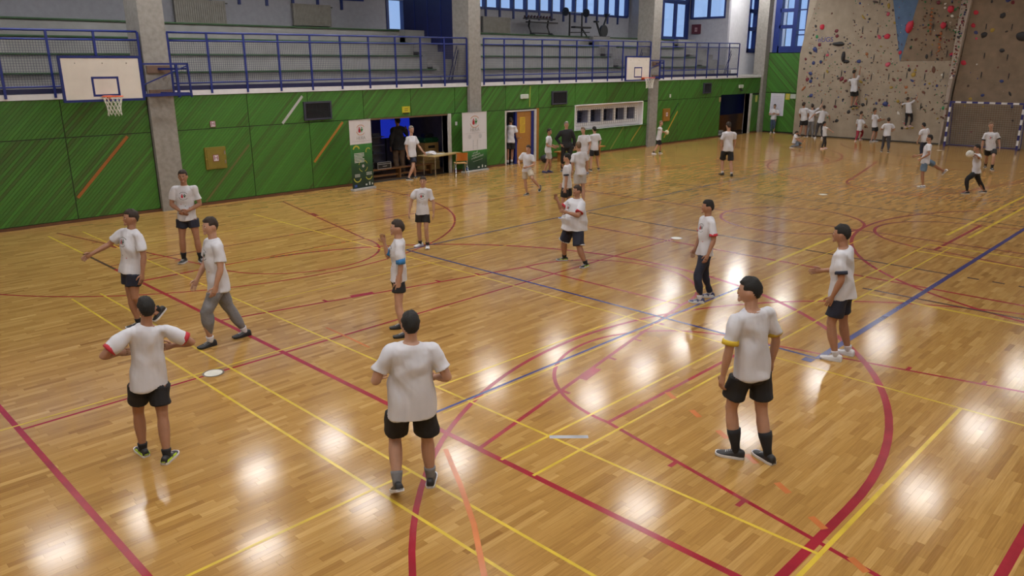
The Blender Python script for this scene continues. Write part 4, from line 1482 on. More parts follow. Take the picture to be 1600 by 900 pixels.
# ---- bench with bags by the long wall
t = thing('wooden_bench', 'wooden bench standing along the green wall under the white recess', 'bench', (18.75, 12.32, 0), rotz=math.radians(2))
MB().bevel_box(0, -0.15, 0.38, 3.2, 0.15, 0.425, 0.008).obj('seat_board', mat('bench_wood_light', (0.33, 0.15, 0.035), 0.45, stretch=(2, 30, 30)), t)
for x in (0.2, 1.5, 2.8):
    MB().box(x, -0.12, 0, x + 0.06, 0.12, 0.38).obj('leg', mat('bench_wood_light', (0, 0, 0)), t)
MB().box(0.2, -0.02, 0.12, 2.85, 0.02, 0.2).obj('stretcher', mat('bench_wood_light', (0, 0, 0)), t)
def bag(name, lab, loc, s, m_, seed):
    t = thing(name, lab, 'bag', loc)
    bm = bmesh.new()
    bmesh.ops.create_icosphere(bm, subdivisions=3, radius=1)
    for vv in bm.verts:
        c = vv.co.copy()
        c = Vector([math.copysign(abs(q) ** 0.75, q) for q in c])
        c = Vector((c.x * s[0] / 2, c.y * s[1] / 2, (c.z + 1) * s[2] / 2))
        c += vv.normal * noise.noise(vv.co * 2.2 + Vector((seed, 0, 0))) * 0.06 * min(1, 4 * c.z / s[2])
        c.z = max(0.001, c.z)
        vv.co = c
    me = bpy.data.meshes.new('bag_body')
    bm.to_mesh(me)
    bm.free()
    me.materials.append(m_)
    me.polygons.foreach_set('use_smooth', [True] * len(me.polygons))
    link('bag_body', me, t)
    MB().tube([(-s[0] * 0.25, -0.02, s[2] * 0.9), (-s[0] * 0.1, -0.03, s[2] * 1.15), (s[0] * 0.1, -0.03, s[2] * 1.15), (s[0] * 0.25, -0.02, s[2] * 0.9)], 0.015, 6).obj('handle', m_, t)
BAGM = mat('black_nylon', (0.015, 0.016, 0.022), 0.6)
bag('sports_bag', 'black sports bag standing on the floor at the left end of the bench', (18.35, 12.5, 0), (0.5, 0.35, 0.34), BAGM, 1)
bag('sports_bag', 'big black bag on the bench beside the boy in grey shorts', (19.55, 12.36, 0.425), (0.75, 0.28, 0.3), BAGM, 2)
bag('sports_bag', 'dark red cloth bag on the bench left of the man in black', (20.2, 12.36, 0.425), (0.32, 0.26, 0.24), mat('dark_red_cloth', (0.2, 0.015, 0.025), 0.7), 3)
bag('sports_bag', 'dark bag on the bench right of the man in black', (21.0, 12.4, 0.425), (0.6, 0.28, 0.3), BAGM, 4)
t = thing('towel', 'white folded towel on the bench beside the red bag', 'towel', (20.56, 12.34, 0.427))
MB().bevel_box(-0.18, -0.07, 0, 0.14, 0.1, 0.05, 0.015).obj('fold', mat('white_towel', (0.62, 0.62, 0.62), 0.9), t)
MB().bevel_box(-0.15, -0.06, 0.05, 0.12, 0.09, 0.085, 0.015).obj('fold', mat('white_towel', (0, 0, 0)), t)
t = thing('mat_stack', 'pale flat mats stacked in the far passage', 'mats', (33.4, 13.6, 0))
for k in range(2):
    MB().bevel_box(0, 0, 0.14 * k, 0.95, 0.6, 0.14 * k + 0.11, 0.02).obj('mat', mat('pale_grey_mat', (0.36, 0.38, 0.4), 0.6), t)

# ---- climbing wall
CW = 36.9
ROCK = mat('tan_climbing_plaster', (0.315, 0.262, 0.198), 0.8, var=0.12, scale=2.5, bump=0.35, bscale=30)
ROCK_SHADED = mat('shaded_tan_plaster', (0.215, 0.163, 0.115), 0.8, var=0.15, scale=2.5, bump=0.35, bscale=30)  # tan plaster with the shade of the leaning panels put into its colour
ROCK_B = mat('blue_climbing_panel', (0.075, 0.135, 0.24), 0.75, var=0.12, scale=3, bump=0.3, bscale=30)
CWT = thing('climbing_wall', 'tall tan climbing wall with a blue wedge, filling the far end', 'climbing wall', (CW, 10.8, 0))
def cw_local(p):
    return (p[0] - CW, p[1] - 10.8, p[2])
def facet(name, pts, m_, lab=None):
    """pts = (y, z, o): a solid slab, o = how far it stands out towards the hall; its back is on the end wall."""
    n = len(pts)
    v = [cw_local((CW - o, y, z)) for (y, z, o) in pts] + [cw_local((CW + 0.62, y, z)) for (y, z, o) in pts]
    f = [tuple(range(n)), tuple(range(2 * n - 1, n - 1, -1))] + [(i, i + n, (i + 1) % n + n, (i + 1) % n) for i in range(n)]
    o = MB().add(v, f).obj(name, m_, CWT)
    if lab:
        o['label'] = lab
    return o
TOP = 8.9
facet('panel', [(10.75, 0, 0.0), (5.62, 0, 0.0), (5.62, 3.92, 0.0), (6.32, 6.82, 0.0), (6.82, TOP, 0.0), (9.62, TOP, 0.0), (10.67, 5.1, 0.0), (10.8, 4.3, 0.0)], ROCK)
facet('side_panel', [(10.67, 5.1, 0.0), (9.62, TOP, 0.0), (10.55, TOP, -0.25), (10.66, 7.0, -0.2)], ROCK)
facet('lower_panel', [(5.62, 0, 0.0), (3.3, 0, 0.0), (3.3, 1.56, 0.0), (3.06, 3.95, 0.02), (5.62, 3.92, 0.0)], ROCK)
facet('blue_wedge', [(6.32, 6.82, 0.02), (5.62, 3.9, 0.0), (5.0, 6.76, 0.45), (4.55, TOP, 0.72), (6.82, TOP, 0.0)], ROCK_B, 'blue painted wedge')
facet('overhang_panel', [(5.62, 3.93, 0.0), (3.06, 3.95, 0.0), (3.12, 6.66, 0.5), (3.2, TOP, 0.85), (4.55, TOP, 0.72), (5.0, 6.76, 0.45)], ROCK_SHADED, 'leaning panel with painted-in shade')
facet('arete', [(3.3, 0, 0.02), (3.22, 0, 0.06), (3.05, 2.77, 0.35), (2.9, 3.8, 0.45), (2.62, 6.64, 0.85), (2.45, TOP, 1.1), (3.2, TOP, 0.88), (3.12, 6.66, 0.52), (3.06, 3.95, 0.04), (3.3, 1.56, 0.02)], mat('pale_arete_plaster', (0.37, 0.31, 0.26), 0.8, var=0.12, scale=3, bump=0.35, bscale=30), 'pale slanting edge')
facet('recessed_panel', [(3.24, 0, -0.42), (-10.6, 0, -0.42), (-10.6, TOP, 0.9), (2.5, TOP, 0.9), (2.75, 5.0, 0.35)], ROCK_SHADED, 'right panel with painted-in shade')
MB().box(-0.03, -7.5, 0.0, 0.0, 0.0, 0.06).obj('kick_strip', BLK, CWT)

def wall_off(y, z):
    """How far the climbing surface stands out at (y, z)."""
    if y < 3.2 - 0.085 * z + 0.02:
        return -0.42 + 1.32 * z / TOP - 0.02
    if y < 3.3 - 0.02 * z and y > 3.2 - 0.085 * z:
        return 0.03 + 0.115 * z
    if z > 3.95:
        yl = 5.62 - (z - 3.93) * 0.216
        if y < yl:
            return (z - 3.95) * 0.183
        yb = 5.62 + (z - 3.92) * 0.24
        if y < yb:
            return (z - 3.93) * 0.155 * (yb - y) / max(0.05, yb - yl)
    return 0.0
# hold shapes
hold_mesh = []
for k in range(7):
    bm = bmesh.new()
    bmesh.ops.create_icosphere(bm, subdivisions=2, radius=1.0)
    for vv in bm.verts:
        c = vv.co
        q = 1 + 0.35 * noise.noise(c * 1.4 + Vector((k * 3.1, 0, 0)))
        vv.co = Vector((min(0.25, c.x) * 0.8, c.y * q * (1.25 if k % 3 == 0 else 0.9), c.z * q * (0.75 if k % 2 else 1.05)))
    me = bpy.data.meshes.new('climbing_hold')
    bm.to_mesh(me)
    bm.free()
    me.polygons.foreach_set('use_smooth', [True] * len(me.polygons))
    hold_mesh.append(me)
HOLD_COL = {'black': (0.018, 0.018, 0.022), 'dark': (0.06, 0.04, 0.035), 'blue': (0.03, 0.045, 0.17), 'red': (0.5, 0.02, 0.05), 'white': (0.6, 0.58, 0.55), 'orange': (0.36, 0.12, 0.04),
            'yellow': (0.36, 0.25, 0.04), 'brown': (0.13, 0.05, 0.03), 'green': (0.02, 0.2, 0.07), 'pink': (0.5, 0.07, 0.12), 'wine': (0.16, 0.015, 0.03)}
HOLD_M = {k: mat('hold_' + k, c, 0.55) for k, c in HOLD_COL.items()}
hold_var = {}
def hold(y, z, r, col, k=None, sy=1.0, sz=1.0, rot=None, lab=None):
    k = random.randrange(7) if k is None else k
    if (k, col) not in hold_var:
        me = hold_mesh[k].copy()
        me.materials.append(HOLD_M[col])
        hold_var[(k, col)] = me
    o = link('climbing_hold', hold_var[(k, col)], CWT, loc=cw_local((CW - wall_off(y, z) - 0.005, y, z)))
    r *= 0.8
    o.scale = (r * 0.7, r * sy, r * sz)
    o.rotation_euler = (random.uniform(0, 6.28) if rot is None else rot, 0, 0)
    if lab:
        o['label'] = lab
    return o
for (y, z, r, col) in ((9.73, 5.67, 0.17, 'red'), (6.39, 5.12, 0.15, 'red'), (6.47, 6.18, 0.14, 'pink'), (3.54, 6.26, 0.24, 'red'), (2.72, 3.86, 0.2, 'red'), (6.18, 3.77, 0.13, 'pink'),
                       (3.27, 4.24, 0.15, 'red'), (2.5, 5.52, 0.16, 'red'), (2.45, 6.08, 0.14, 'red'), (5.65, 4.35, 0.12, 'red'), (3.8, 5.55, 0.15, 'red'), (9.3, 4.25, 0.1, 'pink'),
                       (3.3, 1.75, 0.15, 'green'), (8.95, 5.45, 0.1, 'wine'), (8.9, 5.2, 0.09, 'wine'), (9.95, 2.15, 0.13, 'blue'), (9.6, 3.9, 0.11, 'blue'), (10.0, 3.85, 0.1, 'blue'), (7.62, 3.92, 0.13, 'blue'),
                       (10.05, 2.9, 0.1, 'blue'), (6.05, 1.85, 0.14, 'blue'), (1.05, 3.05, 0.13, 'blue'), (1.75, 2.4, 0.13, 'blue'), (0.5, 1.95, 0.12, 'blue'), (1.2, 6.6, 0.24, 'blue'), (2.15, 3.8, 0.1, 'white'),
                       (3.45, 5.95, 0.11, 'white'), (8.2, 2.0, 0.09, 'black'), (8.4, 0.9, 0.1, 'black'), (10.25, 3.0, 0.13, 'wine'), (8.2, 2.95, 0.13, 'wine'), (8.4, 3.05, 0.12, 'wine'), (10.1, 3.3, 0.13, 'blue'),
                       (2.45, 1.9, 0.09, 'yellow'), (3.6, 3.3, 0.1, 'white'), (4.9, 3.3, 0.12, 'yellow'), (4.85, 3.5, 0.1, 'yellow'), (10.0, 4.55, 0.13, 'blue'), (2.0, 5.1, 0.2, 'black'), (0.5, 5.0, 0.25, 'black'),
                       (1.2, 4.4, 0.16, 'black'), (1.35, 5.9, 0.2, 'black'), (2.35, 5.2, 0.16, 'blue'), (2.3, 4.95, 0.12, 'pink'), (1.7, 5.3, 0.13, 'yellow')):
    hold(y, z, r, col)
hold(5.3, 5.55, 0.3, 'red', 0, 0.55, 1.25, 0.3, 'big red crescent hold')
hold(8.75, 4.8, 0.25, 'black', 0, 1.25, 0.55, 0.0, 'black bowl shaped hold')
hold(8.45, 4.15, 0.28, 'black', 2, 0.5, 1.2, 0.0, 'black curved hold')
hold(8.25, 3.92, 0.2, 'black', 4, 1.1, 0.5, 0.0)
for k in range(7):
    hold(4.35 + 0.02 * (k % 2), 5.3 + 0.17 * k, 0.07, 'orange')
    if k < 6:
        hold(3.9 - 0.03 * (k % 2), 4.4 + 0.16 * k, 0.075, 'orange')
n_big = 46 + 17
pool = ['black'] * 5 + ['dark'] * 6 + ['blue'] * 3 + ['brown'] * 4 + ['orange'] * 3 + ['yellow'] * 2 + ['white'] * 2 + ['wine'] * 2 + ['green'] + ['pink']
placed = []
cnt = 0
while cnt < 225:
    y, z = random.uniform(-1.6, 10.6), random.uniform(0.6, 7.3) if random.random() < 0.93 else random.uniform(0.3, 0.8)
    if y > 10.7 - 0.05 * z or (y > 10.0 and z > 6.4):
        continue
    if z < 1.2 and random.random() < 0.7:
        continue
    if any((y - a) ** 2 + (z - b) ** 2 < 0.03 for a, b in placed):
        continue
    if 8.2 < y < 10.0 and 4.9 < z < 7.0 and random.random() < 0.8:
        continue
    placed.append((y, z))
    hold(y, z, random.choice((0.045, 0.05, 0.06, 0.07, 0.08, 0.1)), random.choice(pool), None, random.choice((1, 1, 1.6)), 1.0)
    cnt += 1
# small screw-on holds past counting, joined
sm_v = {c: MB() for c in ('black', 'brown', 'blue', 'white', 'orange', 'wine', 'green')}
for _ in range(2300):
    y, z = random.uniform(-2.5, 10.7), random.uniform(1.0, 8.6)
    if y > 10.65 - 0.05 * z or (8.2 < y < 10.0 and 5.4 < z < 7.0):
        continue
    if 5.0 < y < 6.4 and z > 4.2 and random.random() < 0.2:
        continue
    if random.random() < 0.05:
        z = random.uniform(3.0, 7.5)
        y = random.uniform(2.95, 3.15) - 0.05 * (z - 3)
    r = random.uniform(0.016, 0.045)
    x = CW - wall_off(y, z)
    c = random.choice(list(sm_v))
    p = [cw_local(q) for q in ((x + 0.02, y - r, z - r), (x + 0.02, y + r, z - r * 0.7), (x + 0.02, y + r * 0.8, z + r), (x + 0.02, y - r * 0.9, z + r * 0.8), (x - r * 1.2, y, z))]
    sm_v[c].add(p, [(0, 1, 4), (1, 2, 4), (2, 3, 4), (3, 0, 4)])
for c, mb in sm_v.items():
    mb.obj('small_holds', HOLD_M[c], CWT, kind='stuff')
# hanging quickdraw slings
qd = None
for row, zz in enumerate((1.95, 3.35, 4.3, 5.6, 6.9)):
    for yy in (9.4, 8.55, 7.7, 6.85, 6.0, 5.1, 4.3, 3.6, 2.0, 0.9):
        if (5.0 < yy < 6.3 and zz > 4) or random.random() < 0.2 or (yy > 8.4 and zz > 5.2):
            continue
        yj, zj = yy + random.uniform(-0.12, 0.12), zz + random.uniform(-0.1, 0.1)
        if row == 0 and not 4.0 < yy < 9.6:
            continue
        loc = cw_local((CW - wall_off(yj, zj) - 0.03, yj, zj))
        if qd is None:
            mb = MB()
            mb.box(-0.012, -0.022, -0.22, 0.0, 0.022, 0.0)
            mb.tube([(0, 0, 0.0), (0, 0.03, 0.03), (0, 0, 0.07), (0, -0.03, 0.03)], 0.008, 5, closed=True)
            mb.tube([(0, 0, -0.22), (0, 0.03, -0.25), (0, 0, -0.29), (0, -0.03, -0.25)], 0.008, 5, closed=True)
            qd = mb.obj('quickdraw', mat('black_sling', (0.02, 0.02, 0.022), 0.7), CWT)
            qd.location = loc
        else:
            o = qd.copy()
            COL.objects.link(o)
            o.location = loc
text('painted_word', 'nUGS', 0.34, mat('blue_wall_paint', (0.04, 0.04, 0.24), 0.6), CWT, cw_local((CW - 0.004, 9.48, 5.02)), (math.pi / 2, 0, -math.pi / 2), label='blue painted letters')

# ---- handball goal
t = thing('handball_goal', 'handball goal with blue and white striped posts before the climbing wall', 'goal', (36.3, 2.87, 0))
GW = mat('goal_white', (0.66, 0.66, 0.68), 0.4)
GB = mat('goal_blue', (0.025, 0.025, 0.16), 0.4)
def striped(name, a, b, n, start):
    mb = MB()
    a, b = Vector(a), Vector(b)
    for k in range(n):
        mb.bar(a + (b - a) * k / n, a + (b - a) * (k + 1) / n, 0.08, mi=(k + start) % 2)
    me = mb.mesh(name)
    me.materials.append(GW)
    me.materials.append(GB)
    link(name, me, t)
striped('post', (0, 0, 0), (0, 0, 2.08), 9, 1)
striped('post', (0, -3.0, 0), (0, -3.0, 2.08), 9, 1)
striped('crossbar', (0, 0.04, 2.08), (0, -3.04, 2.08), 13, 1)
for y in (0.0, -3.0):
    MB().tube([(0, y, 2.06), (0.35, y, 2.02), (0.72, y, 0.04)], 0.02, 6).obj('net_stay', GB, t)
MB().tube([(0.02, 0, 0.03), (0.72, 0, 0.03), (0.72, -3.0, 0.03), (0.02, -3.0, 0.03)], 0.025, 6).obj('ground_bar', GB, t)
nb = MB()
def netpt(u, s):
    p = [(0.02, 2.06), (0.35, 2.0), (0.70, 0.06)]
    if s < 0.15:
        q = s / 0.15
        return (p[0][0] + (p[1][0] - p[0][0]) * q, u, p[0][1] + (p[1][1] - p[0][1]) * q)
    q = (s - 0.15) / 0.85
    return (p[1][0] + (p[2][0] - p[1][0]) * q, u, p[1][1] + (p[2][1] - p[1][1]) * q)
for k in range(31):
    nb.tube([netpt(-3.0 * k / 30, s) for s in (0, 0.15, 0.5, 1.0)], 0.0045, 3)
for k in range(24):
    s = k / 23
    nb.tube([netpt(0, s), netpt(-3.0, s)], 0.0045, 3)
for y in (0.0, -3.0):
    for k in range(1, 19):
        z = 2.0 * k / 19
        xb = 0.35 + 0.35 * (2.0 - z) / 1.94
        nb.tube([(0.02, y, z), (xb, y, z)], 0.0045, 3)
    for k in range(1, 7):
        x = 0.1 * k
        nb.tube([(x, y, 0.05), (x, y, 2.0 if x < 0.36 else 2.0 - (x - 0.35) / 0.35 * 1.9)], 0.0045, 3)
nb.obj('net', mat('grey_goal_net', (0.36, 0.34, 0.31), 0.8), t, kind='stuff')

# ---- balls in play
def ball(loc, r, lab, col, nm):
    t = thing('handball', lab, 'ball', loc, None)
    bm = bmesh.new()
    bmesh.ops.create_icosphere(bm, subdivisions=3, radius=r)
    me = bpy.data.meshes.new('ball_skin')
    bm.to_mesh(me)
    bm.free()
    me.materials.append(mat(nm, col, 0.5))
    me.polygons.foreach_set('use_smooth', [True] * len(me.polygons))
    link('ball_skin', me, t)
    mb = MB()
    for ax in range(3):
        pts = []
        for k in range(24):
            a = 2 * math.pi * k / 24
            p = [math.cos(a) * r, math.sin(a) * r, 0.35 * r * math.sin(2 * a)]
            v = Vector((p[ax % 3], p[(ax + 1) % 3], p[(ax + 2) % 3])).normalized() * r * 1.001
            pts.append(v)
        mb.tube(pts, 0.003, 4, closed=True)
    mb.obj('seam', mat('ball_seam', (0.3, 0.3, 0.28), 0.6), t)
# ================================================================== PEOPLE
SKIN = {'fair': mat('skin_fair', (0.42, 0.235, 0.16), 0.55, var=0.06, scale=14), 'tan': mat('skin_tan', (0.33, 0.165, 0.10), 0.55, var=0.06, scale=14)}
LIP = mat('lip_skin', (0.30, 0.10, 0.08), 0.5)
EYE = mat('eye_dark', (0.03, 0.02, 0.02), 0.2)
EYEW = mat('eye_white', (0.55, 0.53, 0.5), 0.3)
HAIRM = {'black': mat('hair_black', (0.008, 0.007, 0.006), 0.8, bump=0.6, bscale=120), 'brown': mat('hair_brown', (0.028, 0.017, 0.011), 0.8, bump=0.6, bscale=120),
         'light': mat('hair_light_brown', (0.14, 0.085, 0.045), 0.6, bump=0.6, bscale=120), 'grey': mat('hair_grey', (0.2, 0.17, 0.14), 0.6, bump=0.6, bscale=120)}
CLOTH = {'white': mat('white_cotton', (0.56, 0.56, 0.60), 0.9, var=0.03, bump=0.15, bscale=300), 'black': mat('black_fabric', (0.012, 0.012, 0.014), 0.85),
         'navy': mat('navy_fabric', (0.012, 0.015, 0.032), 0.8), 'grey': mat('grey_jersey', (0.17, 0.17, 0.18), 0.9, var=0.1, scale=40), 'palegrey': mat('pale_grey_jersey', (0.42, 0.41, 0.40), 0.9),
         'beige': mat('beige_cotton', (0.44, 0.38, 0.30), 0.9), 'jeans': mat('blue_denim', (0.045, 0.075, 0.13), 0.85, var=0.15), 'darkgrey': mat('dark_grey_fabric', (0.045, 0.045, 0.055), 0.85),
         'red': mat('dark_red_fabric', (0.26, 0.015, 0.035), 0.85), 'blue': mat('royal_blue_fabric', (0.03, 0.17, 0.42), 0.8), 'yellow': mat('yellow_ribbing', (0.6, 0.42, 0.03), 0.8), 'redcuff': mat('red_ribbing', (0.42, 0.02, 0.035), 0.8),
         'greyblue': mat('grey_blue_fabric', (0.12, 0.19, 0.28), 0.85), 'camo': mat('camouflage_cloth', (0.10, 0.12, 0.15), 0.85, var=0.7, scale=22), 'brown': mat('brown_trousers', (0.10, 0.06, 0.035), 0.85)}
SHOEM = {'black': mat('shoe_black', (0.014, 0.014, 0.016), 0.5), 'white': mat('shoe_white', (0.6, 0.6, 0.62), 0.5), 'navy': mat('shoe_navy', (0.012, 0.02, 0.09), 0.5), 'grey': mat('shoe_grey', (0.2, 0.2, 0.22), 0.6),
         'lime': mat('shoe_lime', (0.42, 0.6, 0.03), 0.5), 'yellow': mat('shoe_yellow', (0.6, 0.45, 0.02), 0.5), 'pink': mat('shoe_pink', (0.55, 0.3, 0.3), 0.5), 'blue': mat('shoe_blue', (0.03, 0.06, 0.3), 0.5), 'green': mat('shoe_green_stripe', (0.30, 0.42, 0.03), 0.5)}

V3 = lambda *a: np.array(a, float)
def nrm(v):
    return v / (np.linalg.norm(v) + 1e-12)

class Flesh:
    def __init__(self):
        self.mb = MB()

    def loft(self, secs, n=16, dome=0.5):
        """secs: (centre, X axis, Y axis, rx, ry). Closed at both ends by a small dome."""
        v, f = [], []
        rows = []
        def ring(c, X, Y, rx, ry):
            b = len(v)
            for k in range(n):
                a = 2 * math.pi * k / n
                v.append(c + X * (rx * math.cos(a)) + Y * (ry * math.sin(a)))
            rows.append(b)
        c0, X0, Y0, a0, b0 = secs[0]
        c1, X1, Y1, a1, b1 = secs[-1]
        d0 = nrm(secs[0][0] - secs[1][0])
        d1 = nrm(secs[-1][0] - secs[-2][0])
        if dome:
            ring(c0 + d0 * dome * min(a0, b0) * 0.9, X0, Y0, a0 * 0.4, b0 * 0.4)
            ring(c0 + d0 * dome * min(a0, b0) * 0.55, X0, Y0, a0 * 0.78, b0 * 0.78)
        for s in secs:
            ring(*s)
        if dome:
            ring(c1 + d1 * dome * min(a1, b1) * 0.55, X1, Y1, a1 * 0.78, b1 * 0.78)
            ring(c1 + d1 * dome * min(a1, b1) * 0.9, X1, Y1, a1 * 0.4, b1 * 0.4)
        for r, q in zip(rows[:-1], rows[1:]):
            for k in range(n):
                l = (k + 1) % n
                f.append((r + k, r + l, q + l, q + k))
        f.append(tuple(rows[0] + k for k in range(n))[::-1])
        f.append(tuple(rows[-1] + k for k in range(n)))
        self.mb.add(v, f)

    def limb(self, joints, prof, side, n=12, flat=1.0, dome=0.6):
        """joints: 2..4 points; prof: (t, r[, push]) with t counted in joints; side: a vector for the frame; push moves the section along the frame's Y."""
        J = [np.array(j) for j in joints]
        secs = []
        for pr in prof:
            t, r = pr[0], pr[1]
            push = pr[2] if len(pr) > 2 else 0.0
            i = min(int(t), len(J) - 2)
            q = t - i
            c = J[i] + (J[i + 1] - J[i]) * q
            d = nrm(J[i + 1] - J[i])
            if i > 0 and q < 0.12:
                d = nrm(nrm(J[i] - J[i - 1]) * (0.5 - q * 4) + d * (0.5 + q * 4))
            if i < len(J) - 2 and q > 0.88:
                d = nrm(d * (0.5 + (1 - q) * 4) + nrm(J[i + 2] - J[i + 1]) * (0.5 - (1 - q) * 4))
            X = nrm(side - d * np.dot(side, d))
            Y = np.cross(d, X)
            secs.append((c + Y * push, X, Y, r, r * flat))
        self.loft(secs, n, dome)

    def blob(self, c, A, n=10, m_=8):
        """ellipsoid with axes given by the rows of A."""
        v, f = [], []
        for i in range(m_ + 1):
            th = math.pi * i / m_
            for k in range(n):
                a = 2 * math.pi * k / n
                v.append(c + A[0] * (math.sin(th) * math.cos(a)) + A[1] * (math.sin(th) * math.sin(a)) + A[2] * math.cos(th))
        for i in range(m_):
            for k in range(n):
                l = (k + 1) % n
                f.append((i * n + k, (i + 1) * n + k, (i + 1) * n + l, i * n + l))
        self.mb.add(v, f)

    def finish(self, name, m_, parent, base, voxel, smooth=3, wrinkle=0.0, extra=None):
        self.mb.v = [tuple(np.array(p) - base) for p in self.mb.v]
        o = self.mb.obj(name, m_, parent)
        r = o.modifiers.new('remesh', 'REMESH')
        r.mode = 'VOXEL'
        r.voxel_size = voxel
        s = o.modifiers.new('smooth', 'SMOOTH')
        s.factor = 0.5
        s.iterations = smooth
        BAKE.append((o, wrinkle, extra))
        return o


def two_bone(a, c, l1, l2, pole):
    """Middle joint of a two-bone limb from a to c bending towards pole; c is pulled in when out of reach."""
    d = c - a
    L = np.linalg.norm(d)
    if L > (l1 + l2) * 0.998:
        c = a + d / L * (l1 + l2) * 0.998
        d = c - a
        L = np.linalg.norm(d)
    u = d / L
    x = (l1 * l1 - l2 * l2 + L * L) / (2 * L)
    h = math.sqrt(max(0, l1 * l1 - x * x))
    p = nrm(pole - u * np.dot(pole, u))
    return a + u * x + p * h, c


def shoe(parent, base, ankle, fdir, H, upper, sole, pitch=0.0, accent=None):
    """A trainer: an upper with sole, collar and laces; fdir points to the toe."""
    F = nrm(np.array([fdir[0], fdir[1], 0.0]))
    S = np.array([-F[1], F[0], 0.0])
    Z = V3(0, 0, 1)
    cp, sp = math.cos(pitch), math.sin(pitch)
    F2 = F * cp - Z * sp
    Z2 = Z * cp + F * sp
    org = ankle - Z2 * 0.047 * H
    def W(x, y, z):
        return org + F2 * (x * H) + S * (y * H) + Z2 * (z * H) - base
    prof = [(-0.046, 0.014, 0.036), (-0.04, 0.020, 0.046), (-0.022, 0.0235, 0.052), (0.004, 0.0235, 0.050), (0.024, 0.0245, 0.041), (0.048, 0.027, 0.032), (0.074, 0.028, 0.026), (0.094, 0.024, 0.021), (0.106, 0.014, 0.016)]
    mb = MB()
    n = 12
    v, f = [], []
    for (x, w, h) in prof:
        for k in range(n):
            a = math.pi * k / (n - 1)
            yy = math.copysign(abs(math.cos(a)) ** 0.7, math.cos(a)) * w
            zz = 0.008 + (h - 0.008) * abs(math.sin(a)) ** 0.8
            v.append(W(x, yy, zz))
    for i in range(len(prof) - 1):
        for k in range(n - 1):
            f.append((i * n + k, i * n + k + 1, (i + 1) * n + k + 1, (i + 1) * n + k))
        f.append((i * n + n - 1, i * n, (i + 1) * n, (i + 1) * n + n - 1))
    f.append(tuple(range(n)))
    f.append(tuple((len(prof) - 1) * n + k for k in range(n))[::-1])
    mb.add(v, f)
    sh = mb.obj('shoe', SHOEM[upper], parent, smooth=True)
    mb = MB()
    v, f = [], []
    out = [(x, w * 1.06 + 0.001) for (x, w, h) in prof]
    pts = [(x, w) for x, w in out] + [(x, -w) for x, w in reversed(out)]
    for z in (0.0, 0.004, 0.0145):
        for (x, y) in pts:
            q = 0.97 if z == 0.0 else 1.0
            lift = 0.004 * max(0, (x - 0.06) / 0.05)
            v.append(W(x * q, y * q, z + lift))
    m_ = len(pts)
    f.append(tuple(range(m_)))
    f.append(tuple(2 * m_ + k for k in range(m_)))
    for r in (0, 1):
        for k in range(m_):
            l = (k + 1) % m_
            f.append((r * m_ + k, r * m_ + l, (r + 1) * m_ + l, (r + 1) * m_ + k))
    mb.add(v, f)
    mb.obj('sole', SHOEM[sole], sh)
    if accent:
        mb = MB()
        for s in (-1, 1):
            for (x0, x1) in ((-0.04, 0.01), (0.02, 0.06)):
                q = [W(x0, s * 0.0245, 0.017), W(x1, s * 0.027, 0.017), W(x1 + 0.004, s * 0.0255, 0.026), W(x0 + 0.01, s * 0.0235, 0.029)]
                mb.add(q + [p - S * (s * 0.004 * H) for p in q], [(0, 1, 2, 3), (7, 6, 5, 4), (0, 4, 5, 1), (1, 5, 6, 2), (2, 6, 7, 3), (3, 7, 4, 0)])
        mb.add([W(-0.047, -0.012, 0.018), W(-0.047, 0.012, 0.018), W(-0.043, 0.012, 0.034), W(-0.043, -0.012, 0.034), W(-0.03, 0, 0.03)], [(0, 1, 2, 3), (0, 4, 1), (1, 4, 2), (2, 4, 3), (3, 4, 0)])
        mb.obj('stripe', SHOEM[accent], sh)
    lc = MB()
    for k in range(4):
        x = 0.022 + 0.010 * k
        lc.tube([W(x, -0.012, 0.043 - 0.0045 * k), W(x, 0, 0.046 - 0.0045 * k), W(x, 0.012, 0.043 - 0.0045 * k)], 0.0018 * H, 4)
    lc.obj('laces', SHOEM['white' if upper != 'white' else 'grey'], sh)


